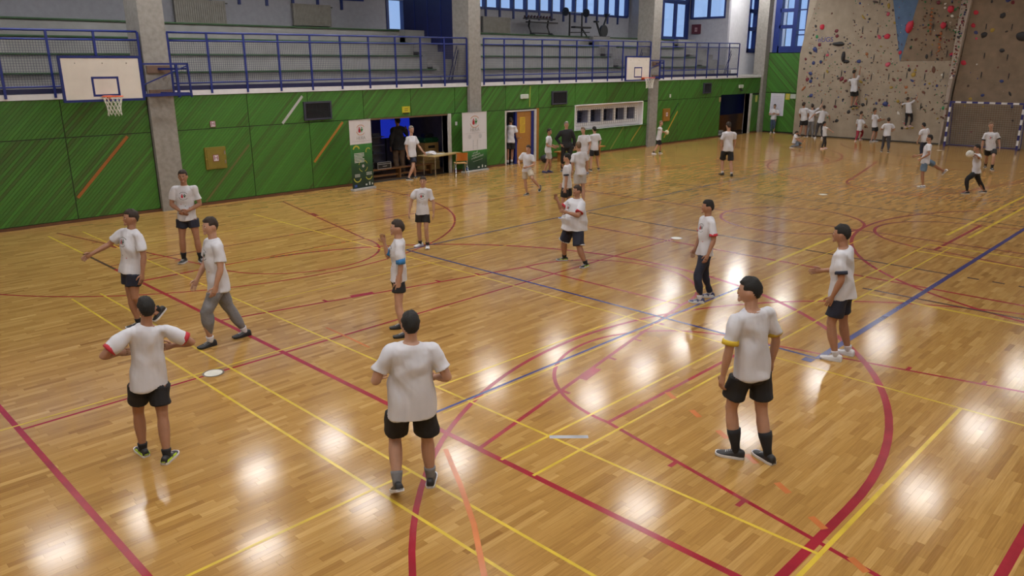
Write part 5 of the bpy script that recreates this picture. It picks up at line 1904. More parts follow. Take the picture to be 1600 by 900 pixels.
def person(label, feet, head, face, near=False, H=None, build=1.0, belly=0.0, skin='fair', hair='brown', arms=None, torso_turn=0.0, head_turn=0.0, toe=None, lift=(0, 0), pitch=(0, 0), pel=None,
           top='white', cuff=None, legs='shorts', legc='black', short=0.62, hem=0.05, shoes='black', sole='white', accent=None, socks=None, sockh=0.35, logo=False, sleeve='short', group=None, longhair=False, shorttrim=None, grip=None):
    fl, fr = V3(*feet[0]), V3(*feet[1])
    head = V3(*head)
    base = (fl + fr) / 2
    base[2] = min(fl[2], fr[2])
    H = H or head[2] - base[2] + 0.01
    Z = V3(0, 0, 1)
    fw = V3(math.cos(face), math.sin(face), 0)
    lf = V3(-fw[1], fw[0], 0)
    t = thing('person', label, 'person', tuple(base), group)
    vox = (0.0085 if near else 0.0135)
    # feet and ankles
    tf = []
    for i in (0, 1):
        a = face + math.radians((toe[i] if toe else (12, -12)[i]))
        tf.append(V3(math.cos(a), math.sin(a), 0))
    ank = []
    for i, f0 in enumerate((fl, fr)):
        p = f0 - tf[i] * 0.03 * H + Z * (0.047 * H + lift[i] * H)
        p = p + tf[i] * (0.02 * H * math.sin(pitch[i])) + Z * (0.10 * H * math.sin(max(0, pitch[i])))
        ank.append(p)
    TH, SH = 0.243 * H, 0.238 * H
    if pel is not None:
        P = V3(*pel)
    else:
        c = (fl + fr) / 2 if max(lift) < 0.02 else (fr if lift[0] > lift[1] else fl)
        hxy = 0.72 * c[:2] + 0.28 * head[:2]
        zc = base[2] + 0.527 * H
        for i, s in ((0, 1), (1, -1)):
            hip = np.array([*(hxy + lf[:2] * s * 0.05 * H), 0])
            dd = np.linalg.norm(hip[:2] - ank[i][:2])
            reach = (TH + SH) * 0.996
            if lift[i] < 0.02:
                zc = min(zc, ank[i][2] + math.sqrt(max(0.01, reach ** 2 - dd ** 2)))
        P = V3(hxy[0], hxy[1], zc)
    u = head - P
    sc = np.linalg.norm(u) / (0.475 * H)
    sc = min(1.06, max(0.86, sc))
    u = nrm(u)
    ta = face + math.radians(torso_turn)
    tfw = V3(math.cos(ta), math.sin(ta), 0)
    TF = nrm(tfw - u * np.dot(tfw, u))
    TL = np.cross(u, TF)
    PF = nrm(fw + 0 * Z)
    up = lambda h, f=0.0, l=0.0: P + u * (h * H * sc) + TF * (f * H) + TL * (l * H)
    shoulders = [up(0.277, -0.004, 0.107 * (0.62 + 0.38 * build)), up(0.277, -0.004, -0.107 * (0.62 + 0.38 * build))]
    hips = [P + lf * 0.05 * H * build - u * 0.002, P - lf * 0.05 * H * build]
    knees = []
    for i in (0, 1):
        k, a = two_bone(hips[i], ank[i], TH, SH, nrm(fw * 0.7 + tf[i] * 0.6 + Z * 0.1))
        knees.append(k)
        ank[i] = a
    # arms
    UA, FA = 0.165 * H, 0.145 * H
    elb, wri, hnd = [], [], []
    arms = arms or (('d', (0.14, -0.02, -1), (0.02, 0.22, -1)),) * 2
    for i, s in ((0, 1), (1, -1)):
        ar = arms[i]
        cv = lambda q: nrm(TL * (s * q[0]) + TF * q[1] + u * q[2])
        if ar[0] == 'd':
            e = shoulders[i] + cv(ar[1]) * UA
            w = e + cv(ar[2]) * FA
        else:                              # 'w': wrist at a world point
            w = V3(*ar[1])
            pole = cv(ar[2]) if len(ar) > 2 else nrm(-Z + TL * s * 0.5 - TF * 0.3)
            e, w = two_bone(shoulders[i], w, UA, FA, pole)
        elb.append(e)
        wri.append(w)
    B = Flesh()
    bw, bd = build, 0.5 + 0.5 * build + belly * 0.3
    def trow(h, rx, ry, f=0.0, q=0.0, blend=1.0):
        X = nrm(TL * blend + lf * (1 - blend))
        Y = nrm(np.cross(u, X)) * -1
        return (up(h, f), X, -Y, (rx * bw + q) * H, (ry * bd + q) * H)
    bl = belly
    rows = [(-0.055, .060, .055, 0), (-0.02, .088, .066, -.004), (0.02, .091 + .01 * bl, .067 + .01 * bl, -.004), (0.085, .079 + .025 * bl, .057 + .03 * bl, .012 * bl), (0.16, .083 + .012 * bl, .060 + .018 * bl, .004), (0.23, .089, .063, .003),
            (0.272, .087, .055, -.002), (0.298, .066, .046, -.006), (0.316, .036, .035, -.004)]
    B.loft([trow(h, a, b, f, 0, min(1, max(0, h / 0.15))) for h, a, b, f in rows], 18)
    # neck and head
    hs = 1.0 if H > 1.6 else 1.0 + 0.12 * min(1, (1.6 - H) / 0.4)
    ha = face + math.radians(torso_turn * 0.6 + head_turn)
    hf = V3(math.cos(ha), math.sin(ha), 0)
    hu = nrm(u * 0.45 + Z * 0.75)
    HF = nrm(hf - hu * np.dot(hf, hu))
    HL = np.cross(hu, HF)
    HC = head - hu * 0.066 * H * hs + HF * 0.006 * H
    nb_ = up(0.300, -0.006)
    B.loft([(nb_, TL, TF, .036 * H, .036 * H), (nb_ * 0.5 + (HC - hu * 0.03 * H) * 0.5, TL, TF, .031 * H, .033 * H), (HC - hu * 0.02 * H - HF * .008 * H, HL, HF, .030 * H, .034 * H)], 12)
    hw, hd, hh = 0.0445 * H * hs, 0.0555 * H * hs, 0.066 * H * hs
    v, f = [], []
    n, m_ = 18, 14
    for i in range(m_ + 1):
        th = math.pi * i / m_
        zz = math.cos(th)
        r = math.sin(th) ** 0.82 if 0 < i < m_ else 0.0
        for k in range(n):
            a = 2 * math.pi * k / n
            x, y = r * math.cos(a), r * math.sin(a)
            if zz < 0:
                x *= 1 - 0.30 * zz * zz
                if y < 0:
                    y *= 1 + 0.45 * zz
                else:
                    y *= 1 - 0.10 * zz * zz
            v.append(HC + HL * (x * hw) + HF * (y * hd) + hu * (zz * hh))
    for i in range(m_):
        for k in range(n):
            l = (k + 1) % n
            f.append((i * n + k, (i + 1) * n + k, (i + 1) * n + l, i * n + l))
    B.mb.add(v, f)
    hp = lambda l, f_, z: HC + HL * (l * hw) + HF * (f_ * hd) + hu * (z * hh)
    B.loft([(hp(0, 0.93, 0.12), HL, hu, .12 * hw, .10 * hh), (hp(0, 1.06, -0.08), HL, hu, .16 * hw, .12 * hh), (hp(0, 1.14, -0.24), HL, hu, .22 * hw, .10 * hh), (hp(0, 0.95, -0.3), HL, hu, .2 * hw, .06 * hh)], 8)
    B.blob(hp(0, 0.88, -0.72), [HL * .38 * hw, HF * .2 * hd, hu * .2 * hh])
    B.blob(hp(0, 0.88, 0.16), [HL * .62 * hw, HF * .12 * hd, hu * .07 * hh])
    for s in (1, -1):
        B.blob(hp(0.98 * s, -0.02, -0.05), [HL * .14 * hw, HF * .24 * hd, hu * .24 * hh])
    # limbs
    for i, s in ((0, 1), (1, -1)):
        lb = 0.55 + 0.45 * build
        B.limb([hips[i] + u * 0.01 * H, knees[i], ank[i] - Z * 0.02 * H], [(0, .054 * H * lb), (0.3, .050 * H * lb), (0.65, .041 * H * lb), (0.93, .0325 * H * lb), (1.0, .0325 * H * lb), (1.08, .030 * H * lb), (1.25, .034 * H * lb, 0.004 * H), (1.45, .0325 * H * lb, 0.004 * H), (1.7, .024 * H * lb), (1.9, .019 * H), (2.0, .02 * H)], lf)
        B.limb([ank[i] - tf[i] * .02 * H - Z * .02 * H, ank[i] + tf[i] * .05 * H - Z * .03 * H], [(0, .018 * H), (1, .015 * H)], lf, n=8)
        ab = 0.6 + 0.4 * build
        sd = nrm(np.cross(elb[i] - shoulders[i], wri[i] - elb[i]) + TL * 0.02)
        B.blob(shoulders[i], [TL * .030 * H * ab, TF * .031 * H * ab, u * .029 * H * ab])
        B.limb([shoulders[i], elb[i], wri[i]], [(0, .030 * H * ab), (0.25, .0305 * H * ab), (0.6, .0275 * H * ab), (0.92, .0225 * H * ab), (1.0, .0225 * H * ab), (1.1, .0235 * H * ab), (1.3, .0235 * H * ab), (1.65, .0185 * H * ab), (1.95, .0145 * H)], sd, n=12)
    # hands
    FG = MB()
    for i, s in ((0, 1), (1, -1)):
        d = nrm(wri[i] - elb[i])
        inw = -TL * s
        if grip is not None:
            inw = V3(*grip) - wri[i]
            d = nrm(d * 0.6 + nrm(V3(*grip) - wri[i]) * 0.5)
        pn = nrm(inw - d * np.dot(inw, d))         # palm faces this way
        wd = np.cross(pn, d)                       # across the palm
        if np.dot(wd, TF) < 0:
            wd = -wd
        w0 = wri[i]
        B.loft([(w0 - d * .006 * H, wd, pn, .0155 * H, .0115 * H), (w0 + d * .014 * H, wd, pn, .021 * H, .0115 * H), (w0 + d * .048 * H, wd, pn, .0235 * H, .0095 * H)], 12, 0.3)
        for q, (off, ln, cu) in enumerate(((.017, .040, .5), (.006, .046, .55), (-.0055, .043, .65), (-.0165, .034, .75))):
            c = cu * (1.35 if grip is not None else 0.85)
            p0 = w0 + d * .042 * H + wd * off * H
            sp = wd * (off * 1.2)
            d1 = nrm(d * math.cos(c * 0.5) + pn * math.sin(c * 0.5) + sp)
            d2 = nrm(d * math.cos(c * 1.2) + pn * math.sin(c * 1.2) + sp)
            d3 = nrm(d * math.cos(c * 1.8) + pn * math.sin(c * 1.8) + sp)
            p1 = p0 + d1 * (.012 + ln * .42) * H
            p2 = p1 + d2 * ln * .34 * H
            p3 = p2 + d3 * ln * .24 * H
            FG.tube([p0 - base, p1 - base, p2 - base, p3 - base], [.0056 * H, .0053 * H, .0049 * H, .0036 * H], 6)
        p0 = w0 + d * .012 * H + wd * .014 * H
        d1 = nrm(d * 0.7 + wd * 0.75 + pn * 0.25)
        d2 = nrm(d * 0.95 + wd * 0.3 + pn * 0.35)
        FG.tube([p0 - base, p0 + d1 * .024 * H - base, p0 + d1 * .024 * H + d2 * .018 * H - base, p0 + d1 * .024 * H + d2 * .030 * H - base], [.0078 * H, .0068 * H, .006 * H, .004 * H], 6)
    body = B.finish('body', SKIN[skin], t, base, vox, 3, 0, FG)
    # face details
    mb = MB()
    eo = Flesh()
    for s in (1, -1):
        eo.blob(hp(0.36 * s, 0.885, 0.03), [HL * .15 * hw, HF * .07 * hd, hu * .075 * hh], 8, 6)
    eo.mb.v = [tuple(np.array(p) - base) for p in eo.mb.v]
    if near:
        ew = eo.mb.obj('eyes', EYEW, t, smooth=True)
        eo = Flesh()
        for s in (1, -1):
            eo.blob(hp(0.36 * s, 0.93, 0.03), [HL * .065 * hw, HF * .04 * hd, hu * .06 * hh], 8, 6)
        eo.mb.v = [tuple(np.array(p) - base) for p in eo.mb.v]
        eo.mb.obj('iris', EYE, ew, smooth=True)
        br = Flesh()
        for s in (1, -1):
            br.blob(hp(0.38 * s, 0.95, 0.2), [HL * .22 * hw, HF * .07 * hd, hu * .035 * hh], 8, 6)
        br.mb.v = [tuple(np.array(p) - base) for p in br.mb.v]
        br.mb.obj('eyebrows', HAIRM[hair], t, smooth=True)
    else:
        eo.mb.obj('eyes', EYE, t, smooth=True)
    mo = Flesh()
    mo.blob(hp(0, 0.985, -0.46), [HL * .27 * hw, HF * .07 * hd, hu * .055 * hh], 10, 6)
    mo.mb.v = [tuple(np.array(p) - base) for p in mo.mb.v]
    mo.mb.obj('mouth', LIP, t, smooth=True)
    # hair: a shell that dips under the skin in front of the hairline
    v, f = [], []
    n, m_ = 28, 20
    sd = random.random() * 50
    for i in range(m_ + 1):
        th = math.pi * i / m_
        zz = math.cos(th)
        r = math.sin(th) ** 0.85 if 0 < i < m_ else 0.0
        for k in range(n):
            a = 2 * math.pi * k / n
            x, y = r * math.cos(a), r * math.sin(a)
            lim = 0.52 if y > 0 else 0.52 + y * 1.25
            if abs(x) > 0.6 and y > -0.35:
                lim = min(lim, 0.16) if y < 0.45 else lim
            lo = -1.6 if (longhair and y < 0.1) else -0.62
            g = min(1, max(0, (zz - lim) / 0.12 + 0.5))
            if zz < lo:
                g = 0.0
            rad = 0.86 + g * (0.235 + 0.05 * max(0, zz) + 0.09 * noise.noise(Vector((x * 3 + sd, y * 3, zz * 3))) + 0.07 * noise.noise(Vector((x * 9 + sd, y * 9, zz * 9))))
            yy = y * (1 + 0.30 * min(0, zz)) if y < 0 else y
            v.append(hp(x * rad, yy * rad, zz * (rad if zz > 0 else min(rad, 1.0))) - base)
    for i in range(m_):
        for k in range(n):
            l = (k + 1) % n
            f.append((i * n + k, (i + 1) * n + k, (i + 1) * n + l, i * n + l))
    hob = MB().add(v, f).obj('hair', HAIRM[hair], t, smooth=True)
    if longhair:
        q = Flesh()
        q.loft([(hp(0, -0.9, 0.1), HL, HF, .3 * hw, .2 * hd), (hp(0, -1.25, -0.5), HL, HF, .4 * hw, .25 * hd), (hp(0, -1.1, -1.5), HL, HF, .25 * hw, .18 * hd), (hp(0, -1.0, -2.0), HL, HF, .08 * hw, .08 * hd)], 10)
        q.mb.v = [tuple(np.array(p) - base) for p in q.mb.v]
        q.mb.obj('ponytail', HAIRM[hair], t, smooth=True)
    # shirt
    S_ = Flesh()
    q = 0.0085
    rows = [(-hem, .103 + .012 * bl, .083 + .02 * bl, .004 * bl), (-hem + .02, .101 + .012 * bl, .081 + .02 * bl, .004 * bl), (0.02, .097 + .014 * bl, .076 + .02 * bl, .006 * bl), (0.085, .089 + .026 * bl, .067 + .034 * bl, .014 * bl), (0.16, .090 + .012 * bl, .068 + .02 * bl, .005), (0.23, .094, .069, .003),
            (0.272, .092, .061, -.002), (0.298, .073, .051, -.006), (0.318, .040, .041, -.003)]
    S_.loft([trow(h, a, b, f_, 0, min(1, max(0, h / 0.15))) for h, a, b, f_ in rows], 20, 0.05)
    for i, s in ((0, 1), (1, -1)):
        ab = 0.6 + 0.4 * build
        du = nrm(elb[i] - shoulders[i])
        a0 = shoulders[i] - TL * (s * .010 * H)
        sx = nrm(TF - du * np.dot(TF, du))
        S_.blob(a0, [TL * .036 * H * ab, TF * .038 * H * ab, u * .033 * H * ab])
        S_.blob(a0 - TL * (s * .03 * H) + u * .003 * H, [TL * .045 * H * ab, TF * .040 * H * ab, u * .031 * H * ab])
        if sleeve == 'short':
            e1 = shoulders[i] + (elb[i] - shoulders[i]) * 0.70
            S_.limb([a0, e1], [(0, .0365 * H * ab), (0.35, .038 * H * ab), (0.7, .0395 * H * ab), (1.0, .0415 * H * ab)], sx, n=14, dome=0.05)
        else:
            S_.limb([a0, elb[i], wri[i] + (wri[i] - elb[i]) * 0.02], [(0, .041 * H * ab), (0.5, .037 * H * ab), (1.0, .032 * H * ab), (1.4, .030 * H * ab), (1.97, .022 * H)], TF, n=12, dome=0.05)
    shirt = S_.finish('shirt' if sleeve == 'short' else 'jacket', CLOTH[top], t, base, vox * 1.15, 4, 0.0042 * H, None)
    if cuff:
        for i, s in ((0, 1), (1, -1)):
            ab = 0.6 + 0.4 * build
            C_ = Flesh()
            a1 = shoulders[i] + (elb[i] - shoulders[i]) * 0.60
            a2 = shoulders[i] + (elb[i] - shoulders[i]) * (0.75 if cuff != 'blue' else 0.9)
            C_.limb([a1, a2], [(0, .0405 * H * ab), (0.5, .0425 * H * ab), (1.0, .0425 * H * ab)], TF, n=16, dome=0.05)
            C_.mb.v = [tuple(np.array(p) - base) for p in C_.mb.v]
            C_.mb.obj('sleeve_cuff', CLOTH[cuff], t, smooth=True, label={'redcuff': 'red sleeve cuff', 'yellow': 'yellow sleeve cuff', 'blue': 'blue band round the sleeve', 'black': 'black sleeve cuff', 'navy': 'dark sleeve cuff'}.get(cuff, 'coloured sleeve cuff'))
    # shorts or trousers
    L_ = Flesh()
    rows = [(-0.07, .062, .062, 0), (-0.03, .094, .076, -.003), (0.02, .095 + .012 * bl, .073 + .015 * bl, -.002), (0.07, .083 + .024 * bl, .062 + .028 * bl, .006 * bl)]
    L_.loft([trow(h, a, b, f_, 0, 0.0) for h, a, b, f_ in rows], 18, 0.2)
    lb = 0.55 + 0.45 * build
    for i, s in ((0, 1), (1, -1)):
        hp0 = hips[i] + u * 0.015 * H
        if legs == 'shorts':
            k1 = hips[i] + (knees[i] - hips[i]) * min(short, 1.0)
            L_.limb([hp0, k1], [(0, .060 * H * lb), (0.4, .060 * H * lb), (0.8, .059 * H * lb), (1.0, .060 * H * lb)], lf, n=14, dome=0.05)
        else:
            L_.limb([hp0, knees[i], ank[i] + (knees[i] - ank[i]) * 0.06], [(0, .060 * H * lb), (0.4, .056 * H * lb), (0.9, .045 * H * lb), (1.0, .044 * H * lb), (1.1, .042 * H * lb), (1.35, .043 * H * lb, .003 * H), (1.7, .034 * H * lb), (1.9, .028 * H * lb), (2.0, .027 * H * lb)], lf, n=14, dome=0.1)
    lower = L_.finish('shorts' if legs == 'shorts' else 'trousers', CLOTH[legc], t, base, vox * 1.15, 4, 0.0035 * H, None)
    if shorttrim:
        for i in (0, 1):
            C_ = Flesh()
            a1 = hips[i] + (knees[i] - hips[i]) * (short - 0.035)
            a2 = hips[i] + (knees[i] - hips[i]) * (short + 0.012)
            C_.limb([a1, a2], [(0, .0605 * H * lb), (1.0, .0615 * H * lb)], lf, n=18, dome=0.02)
            C_.mb.v = [tuple(np.array(p) - base) for p in C_.mb.v]
            C_.mb.obj('hem_trim', CLOTH[shorttrim], t, smooth=True, label='white hem of the shorts')
    # shoes and socks
    for i in (0, 1):
        if socks:
            C_ = Flesh()
            a1 = ank[i] + (knees[i] - ank[i]) * sockh
            C_.limb([ank[i] - Z * .015 * H, a1], [(0, .0225 * H), (0.3, .0235 * H * (0.7 + 0.3 * lb)), (0.8, (.0245 + .022 * sockh) * H * (0.6 + 0.4 * lb)), (1.0, (.0255 + .022 * sockh) * H * (0.6 + 0.4 * lb))], lf, n=12, dome=0.02)
            C_.mb.v = [tuple(np.array(p) - base) for p in C_.mb.v]
            C_.mb.obj('sock', CLOTH[socks], t, smooth=True)
        shoe(t, base, ank[i], tf[i], H, shoes, sole, pitch[i], accent)
    PEOPLE.append((t, shirt, base, up(0.215, 0.0), TL, TF, u, H, logo))
    TUCK.append((body, shirt, lower, P - base, u * (H * sc), shoulders[0] - base, elb[0] - base, shoulders[1] - base, elb[1] - base, hem, H, sleeve, wri[0] - base, wri[1] - base))
    return t

PEOPLE = []
TUCK = []
# ---- the cast
person('person seen from behind with elbows out, red cuffs on the white t-shirt', feet=((-2.528, -0.536, 0.0), (-2.372, -0.87, 0.0)), head=(-2.364, -0.792, 1.72), face=1.393, near=True, build=1.02, arms=(('d', (0.75, -0.1, -0.7), (-0.75, 0.75, -0.25)), ('d', (0.9, -0.05, -0.62), (-0.6, 0.75, -0.35))), toe=(10, -40), skin='tan', hair='black', cuff='redcuff', short=0.72, shoes='black', accent='lime', socks='black', sockh=0.14, hem=0.06)
person('person seen from behind mid-step, plain white t-shirt, black shorts, grey socks', feet=((-1.176, -3.123, -0.0), (-0.771, -3.144, 0.0)), head=(-0.953, -3.154, 1.779), face=0.988, near=True, build=1.22, belly=0.25, arms=(('d', (0.42, -0.12, -0.95), (-0.2, 0.95, -0.25)), ('d', (0.42, -0.2, -0.95), (-0.35, 0.9, -0.35))), pitch=(0.5, 0), hair='black', short=0.86, shoes='black', socks='grey', sockh=0.25, hem=0.085)
person('tall person seen from behind, white t-shirt with yellow cuffs and high black socks', feet=((1.709, -4.982, 0.0), (1.905, -5.259, 0.0)), head=(1.728, -5.041, 1.928), face=1.144, near=True, head_turn=42, toe=(48, 4), arms=(('d', (0.24, 0.0, -1), (0.06, 0.26, -1)), ('d', (0.25, 0.0, -1), (0.04, 0.3, -1))), hair='black', cuff='yellow', short=0.72, shoes='black', socks='black', sockh=0.5, hem=0.045)
person('person in profile with a hand on the thigh, white t-shirt, navy shorts and white shoes', feet=((5.11, -4.622, 0.0), (5.449, -4.661, 0.0)), head=(5.183, -4.543, 1.859), face=1.796, near=True, build=1.1, belly=0.15, arms=(('d', (0.2, -0.05, -1), (-0.05, 0.42, -0.9)), ('d', (0.1, 0.15, -1), (0.0, 0.95, -0.1))), toe=(0, -8), skin='tan', hair='black', cuff='navy', short=0.78, legc='navy', shoes='white', socks='white', sockh=0.12, logo=True, hem=0.055)
person('slim person in a printed white t-shirt and dark long trousers standing by the court circle', feet=((6.093, -1.914, 0.0), (6.508, -1.864, 0.0)), head=(6.305, -1.894, 1.727), face=2.581, near=True, build=0.92, head_turn=-18, arms=(('d', (0.15, -0.05, -1), (0.0, 0.35, -1)), ('d', (0.15, 0.0, -1), (0.0, 0.35, -1))), toe=(-22, -18), skin='tan', hair='black', cuff='redcuff', legs='long', legc='navy', shoes='navy', accent='white', socks='white', sockh=0.14, logo=True)
person('heavy person with raised forearms, white t-shirt, wide navy shorts, black and lime shoes', feet=((6.572, 0.924, 0.0), (6.689, 1.613, 0.0)), head=(6.675, 1.223, 1.593), face=2.822, near=True, build=1.5, belly=1.0, arms=(('d', (0.35, 0.5, -0.75), (-0.35, 0.95, 0.25)), ('d', (0.2, 0.55, -0.6), (0.0, 0.5, 0.85))), toe=(22, -24), hair='brown', cuff='redcuff', short=0.98, legc='navy', shorttrim='white', shoes='black', accent='lime', socks='black', sockh=0.16, logo=True, skin='tan')
person('slim person with one hand at the mouth and a blue band on the sleeve', feet=((1.55, 0.318, 0.0), (1.756, 0.679, 0.0)), head=(1.685, 0.465, 1.732), face=2.570, near=True, build=0.88, arms=(('d', (0.08, -0.05, -1), (-0.05, 0.12, -1)), ('d', (0.05, 0.42, -0.75), (-0.25, 0.25, 1))), toe=(5, 5), hair='brown', cuff='blue', short=0.55, shoes='black', sole='black', logo=True, hem=0.05)
person('child facing the camera in a printed white t-shirt, black shorts and white shoes', feet=((5.446, 4.436, -0.0), (5.424, 4.72, 0.0)), head=(5.473, 4.54, 1.563), face=-2.388, near=True, build=0.9, arms=(('d', (0.3, 0.0, -1), (0.05, 0.12, -1)), ('d', (0.35, 0.0, -1), (0.15, 0.1, -1))), hair='brown', short=0.66, shoes='white', socks='black', sockh=0.16, logo=True, toe=(5, -45))
person('person with clasped hands, printed white t-shirt and navy shorts, before the first pillar', feet=((1.444, 6.794, 0.0), (1.148, 7.025, 0.0)), head=(1.312, 6.893, 1.885), face=-2.204, near=True, arms=(('d', (0.22, 0.08, -1), (-0.72, 0.55, -0.35)), ('d', (0.22, 0.08, -1), (-0.72, 0.55, -0.4))), skin='tan', hair='brown', short=0.55, legc='navy', shoes='black', socks='black', sockh=0.3, logo=True, toe=(30, -12))
person('running person with an outstretched arm, printed white t-shirt and navy shorts, left of the court', feet=((-0.74, 3.5, 0.0), (-1.05, 3.62, 0.0)), head=(-0.89, 3.555, 1.827), face=-3.087, near=True, arms=(('d', (0.26, -0.12, -1), (0.08, 0.12, -1)), ('d', (0.45, 0.45, -0.7), (0.2, 0.85, -0.5))), hair='brown', short=0.6, legc='navy', shoes='black', lift=(0.03, 0.0), pitch=(0.6, 0), logo=True, torso_turn=8, head_turn=-12, skin='tan', socks='black', sockh=0.12)
person('person stepping forward in a printed white t-shirt and grey sweatpants with black shoes', feet=((-0.652, 2.008, -0.0), (-0.1, 2.054, 0.0)), head=(-0.384, 2.039, 1.847), face=3.040, near=True, build=1.08, arms=(('d', (0.15, 0.1, -1), (-0.1, 0.35, -0.95)), ('d', (0.1, 0.25, -1), (0.0, 0.55, -0.85))), hair='brown', legs='long', legc='grey', shoes='black', sole='black', socks='white', sockh=0.14, logo=True, head_turn=8, hem=0.06, toe=(10, 5))
person('running person in white t-shirt and beige shorts before the orange door', feet=((12.14, 7.217, 0.0), (12.025, 7.67, 0.0)), head=(11.989, 7.539, 1.527), face=-2.830, build=1.0, arms=(('d', (0.35, 0.2, -0.9), (-0.6, 0.75, -0.3)), ('d', (0.4, 0.2, -0.85), (-0.5, 0.8, -0.3))), legc='beige', short=0.8, shoes='black', lift=(0.08, 0.0), pitch=(0.8, 0))
person('child in white t-shirt and pale grey shorts holding a hand out, beside the bench', feet=((16.107, 10.552, 0.0), (16.366, 10.53, 0.0)), head=(16.256, 10.522, 1.593), face=-1.105, build=0.92, arms=(('d', (0.1, 0.0, -1), (0.0, 0.9, -0.15)), ('d', (0.1, 0.0, -1), (0.0, 1, -0.2))), legc='palegrey', short=0.8, shoes='navy', sole='navy', hair='brown', skin='tan')
person('adult in a black tracksuit standing in front of the bench', feet=((17.025, 10.094, 0.0), (16.793, 10.335, 0.0)), head=(16.885, 10.239, 1.825), face=-2.298, build=1.12, sleeve='long', top='black', legs='long', legc='black', shoes='black', arms=(('d', (0.3, -0.05, -1), (0.0, 0.2, -1)), ('d', (0.55, -0.15, -0.85), (-0.5, 0.35, -0.7))), hair='grey')
person('child in white t-shirt and white shorts right of the man in black', feet=((16.926, 9.219, 0.0), (16.796, 9.353, 0.0)), head=(16.783, 9.366, 1.673), face=-2.811, legc='palegrey', short=0.75, shoes='navy', arms=(('d', (0.2, 0.1, -1), (-0.1, 0.5, -0.9)), ('d', (0.2, 0.1, -1), (-0.1, 0.8, -0.4))), hair='light', build=0.95)
person('child in white t-shirt and black shorts, rightmost of the group at the bench', feet=((17.657, 9.688, 0.0), (18.154, 9.684, 0.0)), head=(17.88, 9.712, 1.612), face=1.192, short=0.72, shoes='black', hair='black', arms=(('d', (0.15, 0.2, -1), (-0.3, 0.9, -0.1)), ('d', (0.2, -0.15, -1), (-0.3, 0.3, -1))), toe=(0, -20), cuff='navy')
person('person in white t-shirt and black shorts with blue shoes, half hidden behind the heavy person', feet=((10.014, 4.439, -0.0), (10.261, 4.43, 0.0)), head=(10.138, 4.434, 1.678), face=2.012, short=0.75, shoes='blue', hair='black', cuff='navy', arms=(('d', (0.1, -0.1, -1), (0.0, 0.1, -1)), ('d', (0.1, 0.1, -1), (0, 0.6, -0.8))))
person('light-haired person in white t-shirt and white shorts, behind the heavy person', feet=((12.021, 5.606, 0.0), (12.124, 5.499, 0.0)), head=(12.005, 5.622, 1.753), face=1.034, legc='palegrey', short=0.8, shoes='white', hair='light', arms=(('d', (0.15, 0.0, -1), (0.0, 0.4, -1)), ('d', (0.15, 0.1, -1), (0.0, 0.5, -0.9))))
person('person in white t-shirt and black shorts standing in the gap left of the orange door', feet=((16.836, 13.233, 0.0), (17.102, 13.244, 0.0)), head=(16.998, 13.209, 1.817), face=0.690, short=0.75, shoes='black', socks='white', sockh=0.2, arms=(('d', (0.1, 0.0, -1), (0.0, 0.2, -1)), ('d', (0.2, 0.1, -1), (0.15, 0.5, -0.9))), skin='tan')
person('person in white t-shirt and navy shorts reaching towards the doorway table', feet=((11.5, 12.72, 0.0), (11.95, 12.96, 0.0)), head=(11.729, 12.836, 1.818), face=-1.505, short=0.72, legc='navy', shoes='black', hair='grey', arms=(('d', (0.3, 0.2, -1), (0.3, 0.6, -0.8)), ('d', (0.12, -0.05, -1), (0.0, 0.25, -1))), toe=(15, -40), hem=0.05)
person('dark dressed adult standing in the shade of the open doorway before the blue screen', feet=((11.95, 14.05, 0.0), (12.2, 13.98, 0.0)), head=(12.072, 14.018, 2.047), face=1.443, sleeve='long', top='black', legs='long', legc='brown', hair='black', build=1.15, arms=(('d', (0.2, 0.0, -1), (0.0, 0.2, -1)), ('d', (0.5, 0.3, -0.6), (0.3, 0.6, 0.4))), skin='tan', hem=0.09)
person('child in white t-shirt and black shorts holding a pale ball by the third pillar', feet=((23.825, 11.032, 0.0), (24.228, 10.967, 0.0)), head=(24.091, 10.933, 1.433), face=-1.471, short=0.85, shoes='white', socks='black', sockh=0.2, hair='light', arms=(('w', (24.37, 10.95, 0.93)), ('w', (24.36, 10.82, 0.90))), build=0.92, grip=(24.47, 10.86, 0.92), logo=False)
person('person in white t-shirt and long black shorts alone between the bench and climbing wall', feet=((20.152, 5.629, 0.0), (20.116, 5.201, 0.0)), head=(20.096, 5.454, 1.874), face=0.938, short=0.95, shoes='black', sole='black', socks='white', sockh=0.12, hair='brown', arms=(('d', (0.12, 0.1, -1), (-0.1, 0.3, -1)), ('d', (0.18, 0.05, -1), (-0.05, 0.3, -1))), hem=0.05, toe=(10, -25))
person('child in white t-shirt and jeans with arms folded before the white poster', feet=((37.265, 12.047, 0.0), (37.139, 12.179, 0.0)), head=(37.209, 12.105, 1.602), face=-2.690, legs='long', legc='jeans', shoes='white', arms=(('d', (0.35, 0.05, -1), (-0.85, 0.6, 0.3)), ('d', (0.35, 0.05, -1), (-0.85, 0.6, 0.25))), build=0.92, longhair=True)
person('person in white t-shirt and black shorts at the left end of the climbing wall', feet=((36.2, 10.02, 0.0), (36.35, 9.75, 0.0)), head=(36.177, 9.985, 1.817), face=-0.020, short=0.75, shoes='black', skin='tan', arms=(('d', (0.15, 0.1, -1), (0, 0.5, -0.8)), ('d', (0.15, 0.1, -1), (0, 0.4, -0.9))))
person('child in white t-shirt and grey trousers raising an arm at the climbing wall', feet=((36.35, 9.68, 0.0), (36.4, 9.42, 0.0)), head=(36.361, 9.564, 1.725), face=0.409, legs='long', legc='grey', shoes='grey', arms=(('d', (0.15, 0.1, -1), (0, 0.5, -0.8)), ('d', (0.6, 0.2, 0.5), (0.3, 0.4, 0.8))), hair='brown', build=0.9)
